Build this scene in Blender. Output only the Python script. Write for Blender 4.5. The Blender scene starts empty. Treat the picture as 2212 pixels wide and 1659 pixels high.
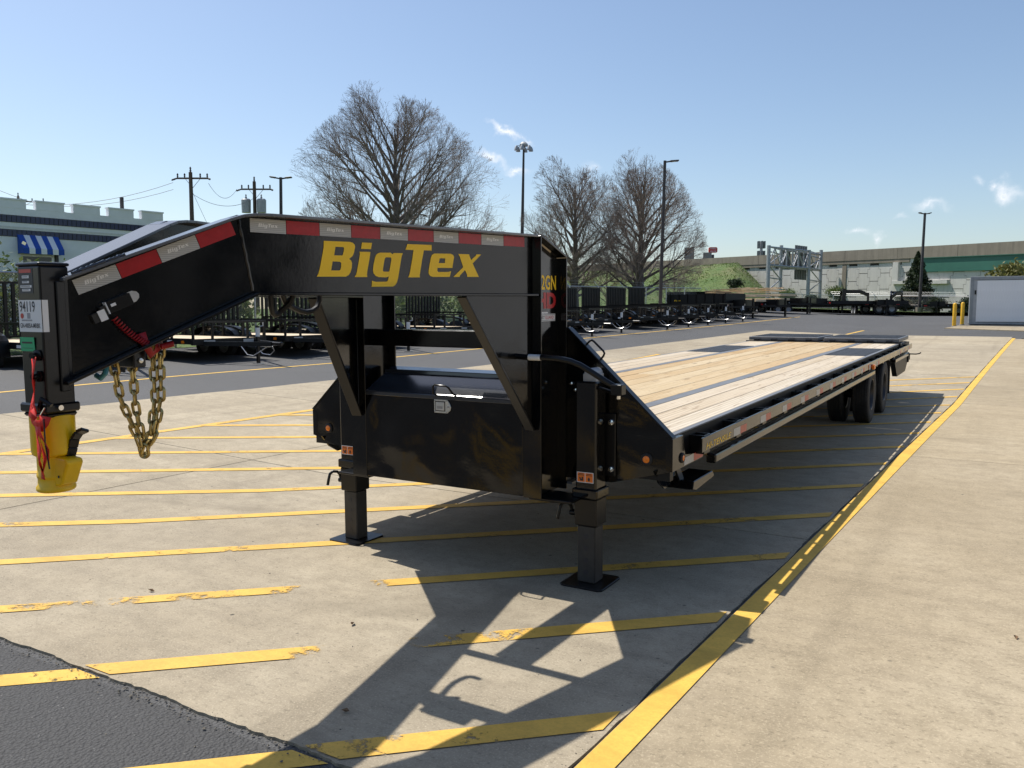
import bpy, bmesh, math, random
from mathutils import Vector, Matrix

R = math.radians
random.seed(11)
S = bpy.context.scene
C = S.collection

# ------------------------------------------------------------------ camera
CAM = Vector((2.7972, -4.1856, 1.5114))
YAW, PITCH, ROLL, FPX = R(30.8317), R(5.0421), R(0.0708), 1786.34 / 2212.0
fw = Vector((-math.sin(YAW) * math.cos(PITCH), math.cos(YAW) * math.cos(PITCH), -math.sin(PITCH)))
rt = Vector((math.cos(YAW), math.sin(YAW), 0))
up = rt.cross(fw)
rt, up = math.cos(ROLL) * rt + math.sin(ROLL) * up, math.cos(ROLL) * up - math.sin(ROLL) * rt
cd = bpy.data.cameras.new('camera')
cd.sensor_width = 36.0
cd.lens = 36.0 * FPX
cd.clip_start = 0.05
cd.clip_end = 4000
cam = bpy.data.objects.new('camera', cd)
C.objects.link(cam)
cam.matrix_world = Matrix(((rt.x, up.x, -fw.x, CAM.x), (rt.y, up.y, -fw.y, CAM.y), (rt.z, up.z, -fw.z, CAM.z), (0, 0, 0, 1)))
S.camera = cam

# ------------------------------------------------------------------ sun, sky, exposure
TOSUN = Vector((-0.617, 0.096, 1.0)).normalized()
sl = bpy.data.lights.new('sun', 'SUN')
sl.energy = 4.0
sl.angle = R(0.5)
sl.color = (1.0, 0.955, 0.88)
sun = bpy.data.objects.new('sun', sl)
C.objects.link(sun)
sun.rotation_euler = (-TOSUN).to_track_quat('-Z', 'Y').to_euler()
sun.location = (-30, 5, 50)

W = bpy.data.worlds.new('World')
S.world = W
W.use_nodes = True
wn, wl = W.node_tree.nodes, W.node_tree.links
wn.clear()
wo = wn.new('ShaderNodeOutputWorld')
bgd = wn.new('ShaderNodeBackground')
sky = wn.new('ShaderNodeTexSky')
sky.sky_type = 'NISHITA'
sky.sun_disc = False
sky.sun_elevation = math.asin(TOSUN.z)
sky.sun_rotation = math.atan2(TOSUN.x, TOSUN.y)
sky.altitude = 50
sky.air_density = 1.0
sky.dust_density = 1.0
sky.ozone_density = 1.6
bgd.inputs['Strength'].default_value = 0.100

S.view_settings.view_transform = 'Standard'
S.view_settings.look = 'None'
S.view_settings.gamma = 1.0
S.view_settings.exposure = 0.50
S.view_settings.use_curve_mapping = False
S.render.engine = 'CYCLES'
S.cycles.max_bounces = 6
S.cycles.diffuse_bounces = 3
S.cycles.glossy_bounces = 3
S.cycles.transmission_bounces = 2
S.cycles.transparent_max_bounces = 12
S.cycles.caustics_reflective = False
S.cycles.caustics_refractive = False

FH = Vector((fw.x, fw.y, 0)).normalized()
def at(X, Y, d):
    """site point at horizontal distance d ahead, sighted at (X, Y) of a 2212 x 1659 survey plate"""
    v = fw + rt * ((X - 1106.0) / 1786.34) - up * ((Y - 829.5) / 1786.34)
    return CAM + v * (d / v.dot(FH))
def zg(x, y):
    return 0.027 * min(max(y - 11, 0), 45) + 0.035 * min(max(-x - 2.5, 0), 14)
def on_ground(X, d):
    p = at(X, 700, d)
    return Vector((p.x, p.y, zg(p.x, p.y)))

# small thin clouds of the view, part of the sky itself
tc = wn.new('ShaderNodeTexCoord')
noise = wn.new('ShaderNodeTexNoise')
noise.inputs['Scale'].default_value = 26
noise.inputs['Detail'].default_value = 7
noise.inputs['Roughness'].default_value = 0.6
wl.new(tc.outputs['Generated'], noise.inputs['Vector'])
warp = wn.new('ShaderNodeVectorMath'); warp.operation = 'MULTIPLY_ADD'
wl.new(noise.outputs['Color'], warp.inputs[0])
warp.inputs[1].default_value = (0.05, 0.05, 0.05)
wl.new(tc.outputs['Generated'], warp.inputs[2])
offs = wn.new('ShaderNodeVectorMath'); offs.operation = 'SUBTRACT'
wl.new(warp.outputs[0], offs.inputs[0]); offs.inputs[1].default_value = (0.025, 0.025, 0.025)
acc = None
for X, Y, a, b, tilt, amp in ((1100, 286, .028, .0075, -16, .9), (1138, 300, .012, .006, -30, .6), (1060, 350, .030, .008, -24, .75), (1110, 374, .030, .0075, -4, .95),
                              (2006, 446, .026, .009, -8, .6), (2180, 412, .022, .012, -6, .62), (2150, 402, .012, .008, 10, .7), (1898, 507, .009, .011, 40, .6),
                              (1862, 500, .014, .007, 5, .4), (2106, 390, .010, .006, 0, .5), (1945, 465, .010, .005, 0, .3), (1275, 372, .016, .008, 0, .5)):
    d = (at(X, Y, 100) - CAM).normalized()
    ex = d.cross(Vector((0, 0, 1))).normalized()
    ey = ex.cross(d)
    t = R(tilt)
    e1 = ex * math.cos(t) + ey * math.sin(t)
    e2 = ey * math.cos(t) - ex * math.sin(t)
    rot = Matrix((e1, e2, d)).transposed().to_euler()
    mp = wn.new('ShaderNodeMapping'); mp.vector_type = 'TEXTURE'
    mp.inputs['Location'].default_value = d
    mp.inputs['Rotation'].default_value = rot
    mp.inputs['Scale'].default_value = (a, b, .05)
    wl.new(offs.outputs[0], mp.inputs['Vector'])
    gr = wn.new('ShaderNodeTexGradient'); gr.gradient_type = 'QUADRATIC_SPHERE'
    wl.new(mp.outputs[0], gr.inputs['Vector'])
    ml = wn.new('ShaderNodeMath'); ml.operation = 'MULTIPLY'; ml.inputs[1].default_value = amp * 1.7
    wl.new(gr.outputs['Fac'], ml.inputs[0])
    if acc is None:
        acc = ml
    else:
        ad = wn.new('ShaderNodeMath'); ad.operation = 'MAXIMUM'
        wl.new(acc.outputs[0], ad.inputs[0]); wl.new(ml.outputs[0], ad.inputs[1]); acc = ad
nz = wn.new('ShaderNodeMapRange')
nz.inputs['From Min'].default_value = .35; nz.inputs['From Max'].default_value = .65
nz.inputs['To Min'].default_value = .35; nz.inputs['To Max'].default_value = 1.0
wl.new(noise.outputs['Fac'], nz.inputs['Value'])
cm = wn.new('ShaderNodeMath'); cm.operation = 'MULTIPLY'; cm.use_clamp = True
wl.new(acc.outputs[0], cm.inputs[0]); wl.new(nz.outputs[0], cm.inputs[1])
mx = wn.new('ShaderNodeMix'); mx.data_type = 'RGBA'
wl.new(cm.outputs[0], mx.inputs['Factor'])
wl.new(sky.outputs[0], mx.inputs[6])
mx.inputs[7].default_value = (7.4, 7.6, 8.0, 1)
wl.new(mx.outputs[2], bgd.inputs['Color'])
wl.new(bgd.outputs[0], wo.inputs['Surface'])

# ------------------------------------------------------------------ materials
def srgb(r, g, b):
    f = lambda c: (c / 255 / 12.92) if c <= 10 else ((c / 255 + .055) / 1.055) ** 2.4
    return (f(r), f(g), f(b))
MATS = {}
def newmat(name):
    m = bpy.data.materials.new(name); m.use_nodes = True
    MATS[name] = m
    n, l = m.node_tree.nodes, m.node_tree.links
    return m, n, l, n['Principled BSDF']
def tnoise(n, l, coord, scale, detail=4, rough=.55, dist=0.0):
    t = n.new('ShaderNodeTexNoise')
    t.inputs['Scale'].default_value = scale; t.inputs['Detail'].default_value = detail
    t.inputs['Roughness'].default_value = rough; t.inputs['Distortion'].default_value = dist
    l.new(coord, t.inputs['Vector'])
    return t
def ramp(n, l, src, stops):
    r = n.new('ShaderNodeValToRGB')
    e = r.color_ramp.elements
    e[0].position, e[1].position = stops[0][0], stops[-1][0]
    e[0].color, e[1].color = (*stops[0][1], 1), (*stops[-1][1], 1)
    for p, c in stops[1:-1]:
        x = e.new(p); x.color = (*c, 1)
    l.new(src, r.inputs['Fac'])
    return r
def mixc(n, l, fac, a, b, mode='MIX'):
    m = n.new('ShaderNodeMix'); m.data_type = 'RGBA'; m.blend_type = mode
    for i, v in ((0, fac), (6, a), (7, b)):
        if hasattr(v, 'links'): l.new(v, m.inputs[i])
        elif isinstance(v, (int, float)): m.inputs[i].default_value = v
        else: m.inputs[i].default_value = (*v, 1)
    return m.outputs[2]
def mrange(n, l, src, a, b, c=0.0, d=1.0):
    m = n.new('ShaderNodeMapRange')
    m.inputs['From Min'].default_value = a; m.inputs['From Max'].default_value = b
    m.inputs['To Min'].default_value = c; m.inputs['To Max'].default_value = d
    l.new(src, m.inputs['Value'])
    return m.outputs[0]
def math2(n, l, op, a, b=0.0):
    m = n.new('ShaderNodeMath'); m.operation = op
    for i, v in ((0, a), (1, b)):
        if hasattr(v, 'links'): l.new(v, m.inputs[i])
        else: m.inputs[i].default_value = v
    return m.outputs[0]
def bump(n, l, P, h, strength, dist=.01):
    b = n.new('ShaderNodeBump'); b.inputs['Strength'].default_value = strength; b.inputs['Distance'].default_value = dist
    l.new(h, b.inputs['Height']); l.new(b.outputs[0], P.inputs['Normal'])
def coords(n, kind='Object'):
    return n.new('ShaderNodeTexCoord').outputs[kind]
def mapping(n, l, co, scale):
    m = n.new('ShaderNodeMapping'); m.inputs['Scale'].default_value = scale
    l.new(co, m.inputs['Vector']); return m.outputs[0]

def simple(name, col, rough=.5, metal=0.0, var=0.0, vscale=6.0, bmp=0.0, bscale=80.0, bdist=.002, coat=0.0, spec=.5, emit=None, rvar=0.0):
    m, n, l, P = newmat(name)
    P.inputs['Base Color'].default_value = (*col, 1)
    P.inputs['Roughness'].default_value = rough
    P.inputs['Metallic'].default_value = metal
    P.inputs['Specular IOR Level'].default_value = spec
    if coat:
        P.inputs['Coat Weight'].default_value = coat; P.inputs['Coat Roughness'].default_value = .06
    if var or bmp or rvar:
        co = coords(n)
        if var:
            t = tnoise(n, l, co, vscale, 5, .6)
            a = tuple(c * (1 - var) for c in col); b = tuple(min(1, c * (1 + var)) for c in col)
            l.new(ramp(n, l, t.outputs['Fac'], [(.3, a), (.7, b)]).outputs[0], P.inputs['Base Color'])
        if rvar:
            t3 = tnoise(n, l, co, vscale * .6, 4)
            l.new(mrange(n, l, t3.outputs['Fac'], .3, .7, max(.02, rough - rvar), rough + rvar), P.inputs['Roughness'])
        if bmp:
            t2 = tnoise(n, l, co, bscale, 3)
            bump(n, l, P, t2.outputs['Fac'], bmp, bdist)
    return m

# glossy black trailer paint with orange peel and faint dust
m, n, l, P = newmat('black_paint')
co = coords(n)
t = tnoise(n, l, co, 3.5, 6, .65)
l.new(ramp(n, l, t.outputs['Fac'], [(.35, (.003, .003, .0034)), (.75, (.007, .0068, .0065))]).outputs[0], P.inputs['Base Color'])
l.new(mrange(n, l, tnoise(n, l, co, 7, 5).outputs['Fac'], .3, .75, .07, .2), P.inputs['Roughness'])
P.inputs['Specular IOR Level'].default_value = .45
pe = tnoise(n, l, co, 75, 2, .5); pw = tnoise(n, l, co, 3.0, 3)
bump(n, l, P, math2(n, l, 'ADD', math2(n, l, 'MULTIPLY', pe.outputs['Fac'], .12), math2(n, l, 'MULTIPLY', pw.outputs['Fac'], .30)), .30, .004)
# thin sheet metal that oil-cans, so its reflections wander
m, n, l, P = newmat('black_panel')
co = coords(n)
P.inputs['Base Color'].default_value = (.0022, .0022, .0024, 1); P.inputs['Roughness'].default_value = .11; P.inputs['Specular IOR Level'].default_value = .42
w1 = tnoise(n, l, co, 2.6, 1.5, .4, .3); pe = tnoise(n, l, co, 80, 2, .5)
bump(n, l, P, math2(n, l, 'ADD', math2(n, l, 'MULTIPLY', pe.outputs['Fac'], .008), w1.outputs['Fac']), 1.0, .042)
simple('black_satin', (.0045, .0045, .005), .28, spec=.35, bmp=.12, bscale=120, var=.3)
simple('black_frame', (.0045, .0045, .005), .45, spec=.3, var=.3, bmp=.1)
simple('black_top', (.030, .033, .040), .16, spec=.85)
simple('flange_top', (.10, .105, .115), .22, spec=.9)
simple('grey_top', (.155, .155, .158), .42, spec=.6, var=.12, vscale=5)  # lighter grey than the black frame, on main rails and deck edge
simple('rubber', (.018, .018, .018), .75, var=.35, vscale=12, bmp=.3, bscale=60)
simple('rim_steel', (.05, .05, .053), .4, .6, var=.2)
simple('galvanised', (.55, .56, .57), .32, .9, var=.15, vscale=20)
simple('chrome', (.75, .75, .76), .12, 1.0)
simple('zinc', (.62, .62, .60), .28, .95, var=.1, vscale=60)
m, n, l, P = newmat('chain_zinc')
t = tnoise(n, l, coords(n), 30, 4)
l.new(ramp(n, l, t.outputs['Fac'], [(.3, (.34, .25, .09)), (.55, (.50, .38, .15)), (.75, (.33, .30, .14))]).outputs[0], P.inputs['Base Color'])
P.inputs['Metallic'].default_value = .85; P.inputs['Roughness'].default_value = .33
simple('coupler_yellow', srgb(228, 186, 8), .36, var=.14, vscale=9, bmp=.15, bscale=50)
simple('logo_yellow', srgb(252, 204, 28), .45, var=.05)
simple('decal_red', srgb(178, 24, 28), .35)
simple('decal_white', (.72, .72, .71), .45, var=.03)
simple('decal_grey', (.30, .30, .31), .5)
simple('decal_ink', (.02, .02, .025), .5)
simple('decal_orange', srgb(232, 118, 28), .4)
simple('decal_green', srgb(34, 168, 112), .45, var=.06)
simple('tape_red', srgb(168, 20, 26), .3, var=.12, vscale=40, bmp=.25, bscale=55)
m, n, l, P = newmat('tape_white')
wv = n.new('ShaderNodeTexWave'); wv.wave_type = 'BANDS'; wv.bands_direction = 'Z'; wv.inputs['Scale'].default_value = 42; wv.inputs['Distortion'].default_value = .8
l.new(coords(n), wv.inputs['Vector'])
l.new(ramp(n, l, wv.outputs['Fac'], [(.2, (.36, .36, .345)), (.8, (.50, .50, .48))]).outputs[0], P.inputs['Base Color'])
P.inputs['Roughness'].default_value = .38
simple('tape_print', (.80, .80, .78), .4)
simple('amber', srgb(244, 128, 18), .22, spec=.6, var=.1, vscale=90)
simple('ribbon', srgb(214, 40, 26), .6, var=.2, vscale=18, bmp=.2, bscale=40)
simple('cable_red', srgb(150, 14, 18), .4)
simple('cable_black', (.012, .012, .012), .45)
simple('hook_blue', srgb(70, 140, 160), .4)
simple('grime', (.09, .085, .075), .85)
simple('plate_dark', (.125, .128, .135), .45, var=.25, vscale=14)

# pressure treated pine
def pine(name, dull, mids, pale, tintb):
    m, n, l, P = newmat(name)
    co = coords(n); oi = n.new('ShaderNodeObjectInfo')
    add = n.new('ShaderNodeVectorMath'); add.operation = 'MULTIPLY_ADD'
    cr = n.new('ShaderNodeCombineXYZ'); l.new(oi.outputs['Random'], cr.inputs[0]); l.new(oi.outputs['Random'], cr.inputs[1]); l.new(oi.outputs['Random'], cr.inputs[2])
    l.new(cr.outputs[0], add.inputs[0]); add.inputs[1].default_value = (7, 31, 3); l.new(co, add.inputs[2])
    gcoord = mapping(n, l, add.outputs[0], (9, .42, 9))
    grain = tnoise(n, l, gcoord, 3.2, 6, .62, .9)
    rings = n.new('ShaderNodeTexWave'); rings.wave_type = 'BANDS'; rings.bands_direction = 'X'
    rings.inputs['Scale'].default_value = 1.9; rings.inputs['Distortion'].default_value = 6.0; rings.inputs['Detail'].default_value = 3; rings.inputs['Detail Scale'].default_value = .6
    l.new(mapping(n, l, add.outputs[0], (5.0, .26, 5.0)), rings.inputs['Vector'])
    basec = ramp(n, l, grain.outputs['Fac'], [(.30, dull), (.5, mids), (.70, pale)])
    c1 = mixc(n, l, mrange(n, l, rings.outputs['Fac'], .45, 1.0, 0, .7), basec.outputs[0], tuple(x * .80 for x in dull))
    big = tnoise(n, l, mapping(n, l, add.outputs[0], (1.2, .25, 1)), 1.1, 3)
    c1 = mixc(n, l, mrange(n, l, big.outputs['Fac'], .35, .65, 0, .5), c1, pale)
    tint = mixc(n, l, oi.outputs['Random'], (1.0, 1.0, .99), tintb)
    c2 = mixc(n, l, 1.0, c1, tint, 'MULTIPLY')
    kv = n.new('ShaderNodeTexVoronoi'); kv.inputs['Scale'].default_value = 1.0; kv.inputs['Randomness'].default_value = 1
    l.new(mapping(n, l, add.outputs[0], (5.0, 1.0, 5)), kv.inputs['Vector'])
    knot = mrange(n, l, kv.outputs['Distance'], .05, .11, 1, 0)
    kn2 = tnoise(n, l, add.outputs[0], .9, 1)
    knot = math2(n, l, 'MULTIPLY', knot, mrange(n, l, kn2.outputs['Fac'], .45, .55, 0, .85))
    fl = tnoise(n, l, mapping(n, l, add.outputs[0], (16, 1.9, 16)), 1.6, 3, .6, .4)
    c2 = mixc(n, l, mrange(n, l, fl.outputs['Fac'], .60, .70, 0, .65), c2, (.22, .13, .06))
    c3 = mixc(n, l, knot, c2, (.13, .07, .03))
    l.new(c3, P.inputs['Base Color'])
    P.inputs['Roughness'].default_value = .62
    bump(n, l, P, math2(n, l, 'ADD', grain.outputs['Fac'], math2(n, l, 'MULTIPLY', rings.outputs['Fac'], .4)), .25, .003)

pine('pine', (.39, .262, .118), (.53, .40, .222), (.59, .475, .305), (.88, .76, .58))
pine('pine_pale', (.42, .335, .22), (.56, .475, .355), (.63, .555, .45), (.90, .84, .74))

# concrete paving
def concrete(name, cols):
    m, n, l, P = newmat(name)
    co = n.new('ShaderNodeNewGeometry').outputs['Position']
    big = tnoise(n, l, co, .5, 4, .65)
    c = ramp(n, l, big.outputs['Fac'], [(.30, cols[0]), (.52, cols[1]), (.72, cols[2])]).outputs[0]
    streak = tnoise(n, l, mapping(n, l, co, (.45, 3.2, 1)), 1.5, 4, .7, .5)
    c = mixc(n, l, mrange(n, l, streak.outputs['Fac'], .46, .70, 0, .55), c, cols[3])
    tyre = tnoise(n, l, mapping(n, l, co, (2.6, .09, 1)), 1.0, 2, .5, .25)
    c = mixc(n, l, mrange(n, l, tyre.outputs['Fac'], .56, .70, 0, .35), c, tuple(x * .62 for x in cols[0]))
    med = tnoise(n, l, co, 7, 4, .75)
    c = mixc(n, l, mrange(n, l, med.outputs['Fac'], .42, .68, 0, .50), c, tuple(x * .72 for x in cols[0]))
    fleck = tnoise(n, l, mapping(n, l, co, (1, 1.5, 1)), 34, 3, .7)
    c = mixc(n, l, mrange(n, l, fleck.outputs['Fac'], .56, .66, 0, .50), c, tuple(x * .50 for x in cols[0]))
    agg = tnoise(n, l, co, 110, 2, .7)
    c = mixc(n, l, mrange(n, l, agg.outputs['Fac'], .52, .68, 0, .45), c, tuple(min(.8, x * 1.35) for x in cols[2]))
    vo = n.new('ShaderNodeTexVoronoi'); vo.inputs['Scale'].default_value = 4.5
    l.new(co, vo.inputs['Vector'])
    sp1 = math2(n, l, 'MULTIPLY', mrange(n, l, vo.outputs['Distance'], .03, .065, 1, 0), mrange(n, l, tnoise(n, l, co, 2.3, 1).outputs['Fac'], .46, .56, 0, .85))
    c = mixc(n, l, sp1, c, (.045, .04, .035))
    dirt = tnoise(n, l, mapping(n, l, co, (.5, 1.2, 1)), .7, 4, .7, .6)
    c = mixc(n, l, mrange(n, l, dirt.outputs['Fac'], .55, .74, 0, .60), c, tuple(x * .55 for x in cols[0]))
    oi = n.new('ShaderNodeObjectInfo')
    c = mixc(n, l, 1.0, c, mixc(n, l, oi.outputs['Random'], (.90, .90, .91), (1.05, 1.04, 1.02)), 'MULTIPLY')
    l.new(c, P.inputs['Base Color'])
    P.inputs['Roughness'].default_value = .85
    P.inputs['Specular IOR Level'].default_value = .3
    h = math2(n, l, 'ADD', math2(n, l, 'MULTIPLY', agg.outputs['Fac'], .6), math2(n, l, 'MULTIPLY', fleck.outputs['Fac'], -.8))
    bump(n, l, P, h, .5, .004)
    return m
concrete('concrete', [(.315, .262, .182), (.395, .334, .238), (.45, .388, .282), (.270, .228, .165)])
concrete('apron_concrete', [(.315, .255, .165), (.385, .316, .212), (.43, .360, .25), (.28, .228, .155)])
def asphalt(name, base, sp):
    m, n, l, P = newmat(name)
    co = n.new('ShaderNodeNewGeometry').outputs['Position']
    big = tnoise(n, l, co, .35, 6, .6)
    c = ramp(n, l, big.outputs['Fac'], [(.3, tuple(x * .82 for x in base)), (.7, tuple(x * 1.15 for x in base))]).outputs[0]
    ag = n.new('ShaderNodeTexVoronoi'); ag.inputs['Scale'].default_value = 75
    l.new(co, ag.inputs['Vector'])
    c = mixc(n, l, mrange(n, l, ag.outputs['Distance'], .25, .75, .55, 0), c, tuple(x * sp for x in base))
    g2 = tnoise(n, l, co, 60, 3, .7)
    c = mixc(n, l, mrange(n, l, g2.outputs['Fac'], .66, .74, 0, .6), c, (.33, .32, .29))
    l.new(c, P.inputs['Base Color']); P.inputs['Roughness'].default_value = .8
    h = math2(n, l, 'ADD', math2(n, l, 'MULTIPLY', ag.outputs['Distance'], -1.0), g2.outputs['Fac'])
    bump(n, l, P, h, .9, .008)
    return m
asphalt('asphalt', (.070, .069, .068), 1.5)
asphalt('asphalt_new', (.044, .043, .042), 1.7)
simple('jack_leg', (.026, .025, .024), .5, var=.35, vscale=14, bmp=.2, bscale=60)
simple('pebble', (.16, .14, .11), .9, var=.4, vscale=20)
simple('dry_leaf', (.17, .10, .05), .8, var=.3, vscale=20)
# road paint, worn through to the paving where it is old
def roadpaint(name, lo, hi, col, spots=()):
    m, n, l, P = newmat(name)
    co = n.new('ShaderNodeNewGeometry').outputs['Position']
    w = tnoise(n, l, co, 5.0, 6, .78, .2)
    z = tnoise(n, l, co, .9, 2)
    zone = mrange(n, l, z.outputs['Fac'], .35, .65, -lo, lo)
    thr = math2(n, l, 'ADD', w.outputs['Fac'], zone)
    for sx, sy, sr, sa in spots:      # places where traffic has scrubbed the paint away
        dv = n.new('ShaderNodeVectorMath'); dv.operation = 'DISTANCE'; l.new(co, dv.inputs[0]); dv.inputs[1].default_value = (sx, sy, .004)
        thr = math2(n, l, 'SUBTRACT', thr, mrange(n, l, dv.outputs['Value'], sr * .35, sr, sa, 0))
    fine = tnoise(n, l, co, 75, 3, .7)
    thr = math2(n, l, 'ADD', thr, mrange(n, l, fine.outputs['Fac'], .3, .7, -.035, .035))
    fac = mrange(n, l, thr, hi, hi + .085, 0, 1)
    c = mixc(n, l, mrange(n, l, fine.outputs['Fac'], .42, .68, 0, .40), col, tuple(x * .66 for x in col))
    c = mixc(n, l, mrange(n, l, tnoise(n, l, mapping(n, l, co, (1, 2.2, 1)), 2.2, 5, .7).outputs['Fac'], .42, .70, 0, .6), c, tuple(x * .55 for x in col))
    l.new(c, P.inputs['Base Color']); P.inputs['Roughness'].default_value = .75
    bump(n, l, P, fine.outputs['Fac'], .3, .003)
    tr = n.new('ShaderNodeBsdfTransparent'); mxs = n.new('ShaderNodeMixShader')
    l.new(fac, mxs.inputs[0]); l.new(tr.outputs[0], mxs.inputs[1]); l.new(P.outputs[0], mxs.inputs[2])
    l.new(mxs.outputs[0], n['Material Output'].inputs['Surface'])
    return m
YEL = srgb(222, 176, 76)
roadpaint('yellow_worn', .10, .31, YEL, ((.42, -1.42, .42, .30), (.75, -1.1, .35, .12), (-1.25, -1.78, .35, .30), (-.25, -.92, .40, .30), (-.75, -1.35, .35, .12), (-3.3, .6, .4, .12), (.85, -2.1, .25, .10), (1.0, 3.2, .5, .16)))
roadpaint('yellow_fresh', .04, .28, srgb(224, 180, 76))
simple('joint_dirt', (.03, .027, .022), .95)
m, n, l, P = newmat('grass')
co = n.new('ShaderNodeNewGeometry').outputs['Position']
g1 = tnoise(n, l, co, .22, 5, .7); g2 = tnoise(n, l, co, 3.0, 5, .7)
c = ramp(n, l, g1.outputs['Fac'], [(.36, (.07, .135, .022)), (.54, (.11, .155, .035)), (.70, (.19, .17, .08))]).outputs[0]
c = mixc(n, l, mrange(n, l, g2.outputs['Fac'], .35, .7, 0, .6), c, (.04, .075, .015))
l.new(c, P.inputs['Base Color']); P.inputs['Roughness'].default_value = .9
bump(n, l, P, g2.outputs['Fac'], .8, .2)
simple('bark', (.14, .115, .097), .9, var=.3, vscale=3)
simple('twig', (.25, .205, .175), .9)
simple('twig_brown', (.16, .115, .07), .9, var=.2, vscale=1)
def leafmat(name, cols):
    m, n, l, P = newmat(name)
    oi = n.new('ShaderNodeNewGeometry')
    r = ramp(n, l, oi.outputs['Random Per Island'], [(0, cols[0]), (.5, cols[1]), (1, cols[2])])
    l.new(r.outputs[0], P.inputs['Base Color']); P.inputs['Roughness'].default_value = .6
    P.inputs['Subsurface Weight'].default_value = 0.0
    tl = n.new('ShaderNodeBsdfTranslucent'); l.new(r.outputs[0], tl.inputs[0])
    ms = n.new('ShaderNodeMixShader'); ms.inputs[0].default_value = .3
    l.new(P.outputs[0], ms.inputs[1]); l.new(tl.outputs[0], ms.inputs[2])
    l.new(ms.outputs[0], n['Material Output'].inputs['Surface'])
leafmat('leaf_green', [(.05, .085, .018), (.10, .15, .03), (.17, .20, .06)])
leafmat('leaf_dark', [(.018, .032, .014), (.03, .05, .02), (.05, .07, .03)])
leafmat('grass_blade', [(.07, .12, .02), (.11, .17, .03), (.16, .18, .06)])
leafmat('leaf_olive', [(.09, .10, .02), (.15, .15, .03), (.20, .18, .05)])
simple('pole_dark', (.035, .03, .03), .5, var=.2)
simple('pole_wood', (.085, .06, .045), .9, var=.3, vscale=8)
simple('lamp_lens', (.5, .5, .48), .3)
simple('steel_grey', (.36, .37, .38), .5, .3, var=.1)
simple('sign_back', (.22, .22, .21), .6, var=.15)
simple('wire', (.10, .10, .10), .6)
simple('white_block', (.76, .77, .78), .8, var=.06, vscale=1.5, bmp=.2, bscale=8)
simple('block_grey', (.62, .62, .60), .8, var=.08)  # greyer block tone for the conduit strip
simple('navy_tile', (.02, .028, .075), .35, var=.5, vscale=3)
simple('awning_blue', srgb(28, 74, 160), .75, var=.08)
simple('awning_white', (.75, .76, .78), .75)
simple('window_dark', (.03, .035, .04), .12)
simple('alu_frame', (.6, .6, .6), .4, .4)
def stained(name, col, amt):
    m, n, l, P = newmat(name)
    co = n.new('ShaderNodeNewGeometry').outputs['Position']
    s1 = tnoise(n, l, mapping(n, l, co, (1.6, 1.6, .12)), 1.4, 4, .7)
    c = mixc(n, l, mrange(n, l, s1.outputs['Fac'], .45, .72, 0, amt * 4), col, tuple(x * .55 for x in col))
    s2 = tnoise(n, l, co, 1.2, 4, .7)
    c = mixc(n, l, mrange(n, l, s2.outputs['Fac'], .4, .7, 0, amt * 3), c, tuple(x * .75 for x in col))
    l.new(c, P.inputs['Base Color']); P.inputs['Roughness'].default_value = .9
stained('parapet_concrete', (.27, .235, .185), .16)
stained('panel_concrete', (.61, .59, .545), .10)
simple('joint_dark', (.09, .085, .075), .95)
simple('girder_green', (.035, .14, .10), .5, var=.12, vscale=.7)
simple('container_white', (.86, .86, .85), .45, var=.05, vscale=2)
simple('container_grey', (.27, .29, .30), .5, .2, var=.12)
simple('bollard_yellow', srgb(222, 172, 32), .5, var=.1, vscale=5)
simple('sign_red', srgb(200, 48, 26), .45)
simple('car_white', (.7, .7, .7), .25)
simple('car_glass', (.02, .025, .03), .08)
simple('guard_rail', (.18, .165, .145), .6, .3, var=.2)
simple('deck_pale', (.62, .50, .34), .7, var=.12, vscale=2)
# woven wire: too fine to model link by link at this distance
m, n, l, P = newmat('chain_link')
co = coords(n)
P.inputs['Base Color'].default_value = (.30, .30, .30, 1); P.inputs['Metallic'].default_value = .5; P.inputs['Roughness'].default_value = .5
sep = n.new('ShaderNodeSeparateXYZ'); l.new(co, sep.inputs[0])
outs = []
for sgn in (1, -1):
    s_ = math2(n, l, 'ADD', math2(n, l, 'MULTIPLY', sep.outputs[0], 1.0), math2(n, l, 'MULTIPLY', sep.outputs[2], float(sgn)))
    fr = math2(n, l, 'FRACT', math2(n, l, 'MULTIPLY', s_, 14.0))
    outs.append(math2(n, l, 'LESS_THAN', fr, .13))
fac = math2(n, l, 'MAXIMUM', outs[0], outs[1])
tr = n.new('ShaderNodeBsdfTransparent'); mxs = n.new('ShaderNodeMixShader')
l.new(fac, mxs.inputs[0]); l.new(tr.outputs[0], mxs.inputs[1]); l.new(P.outputs[0], mxs.inputs[2])
l.new(mxs.outputs[0], n['Material Output'].inputs['Surface'])

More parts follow.
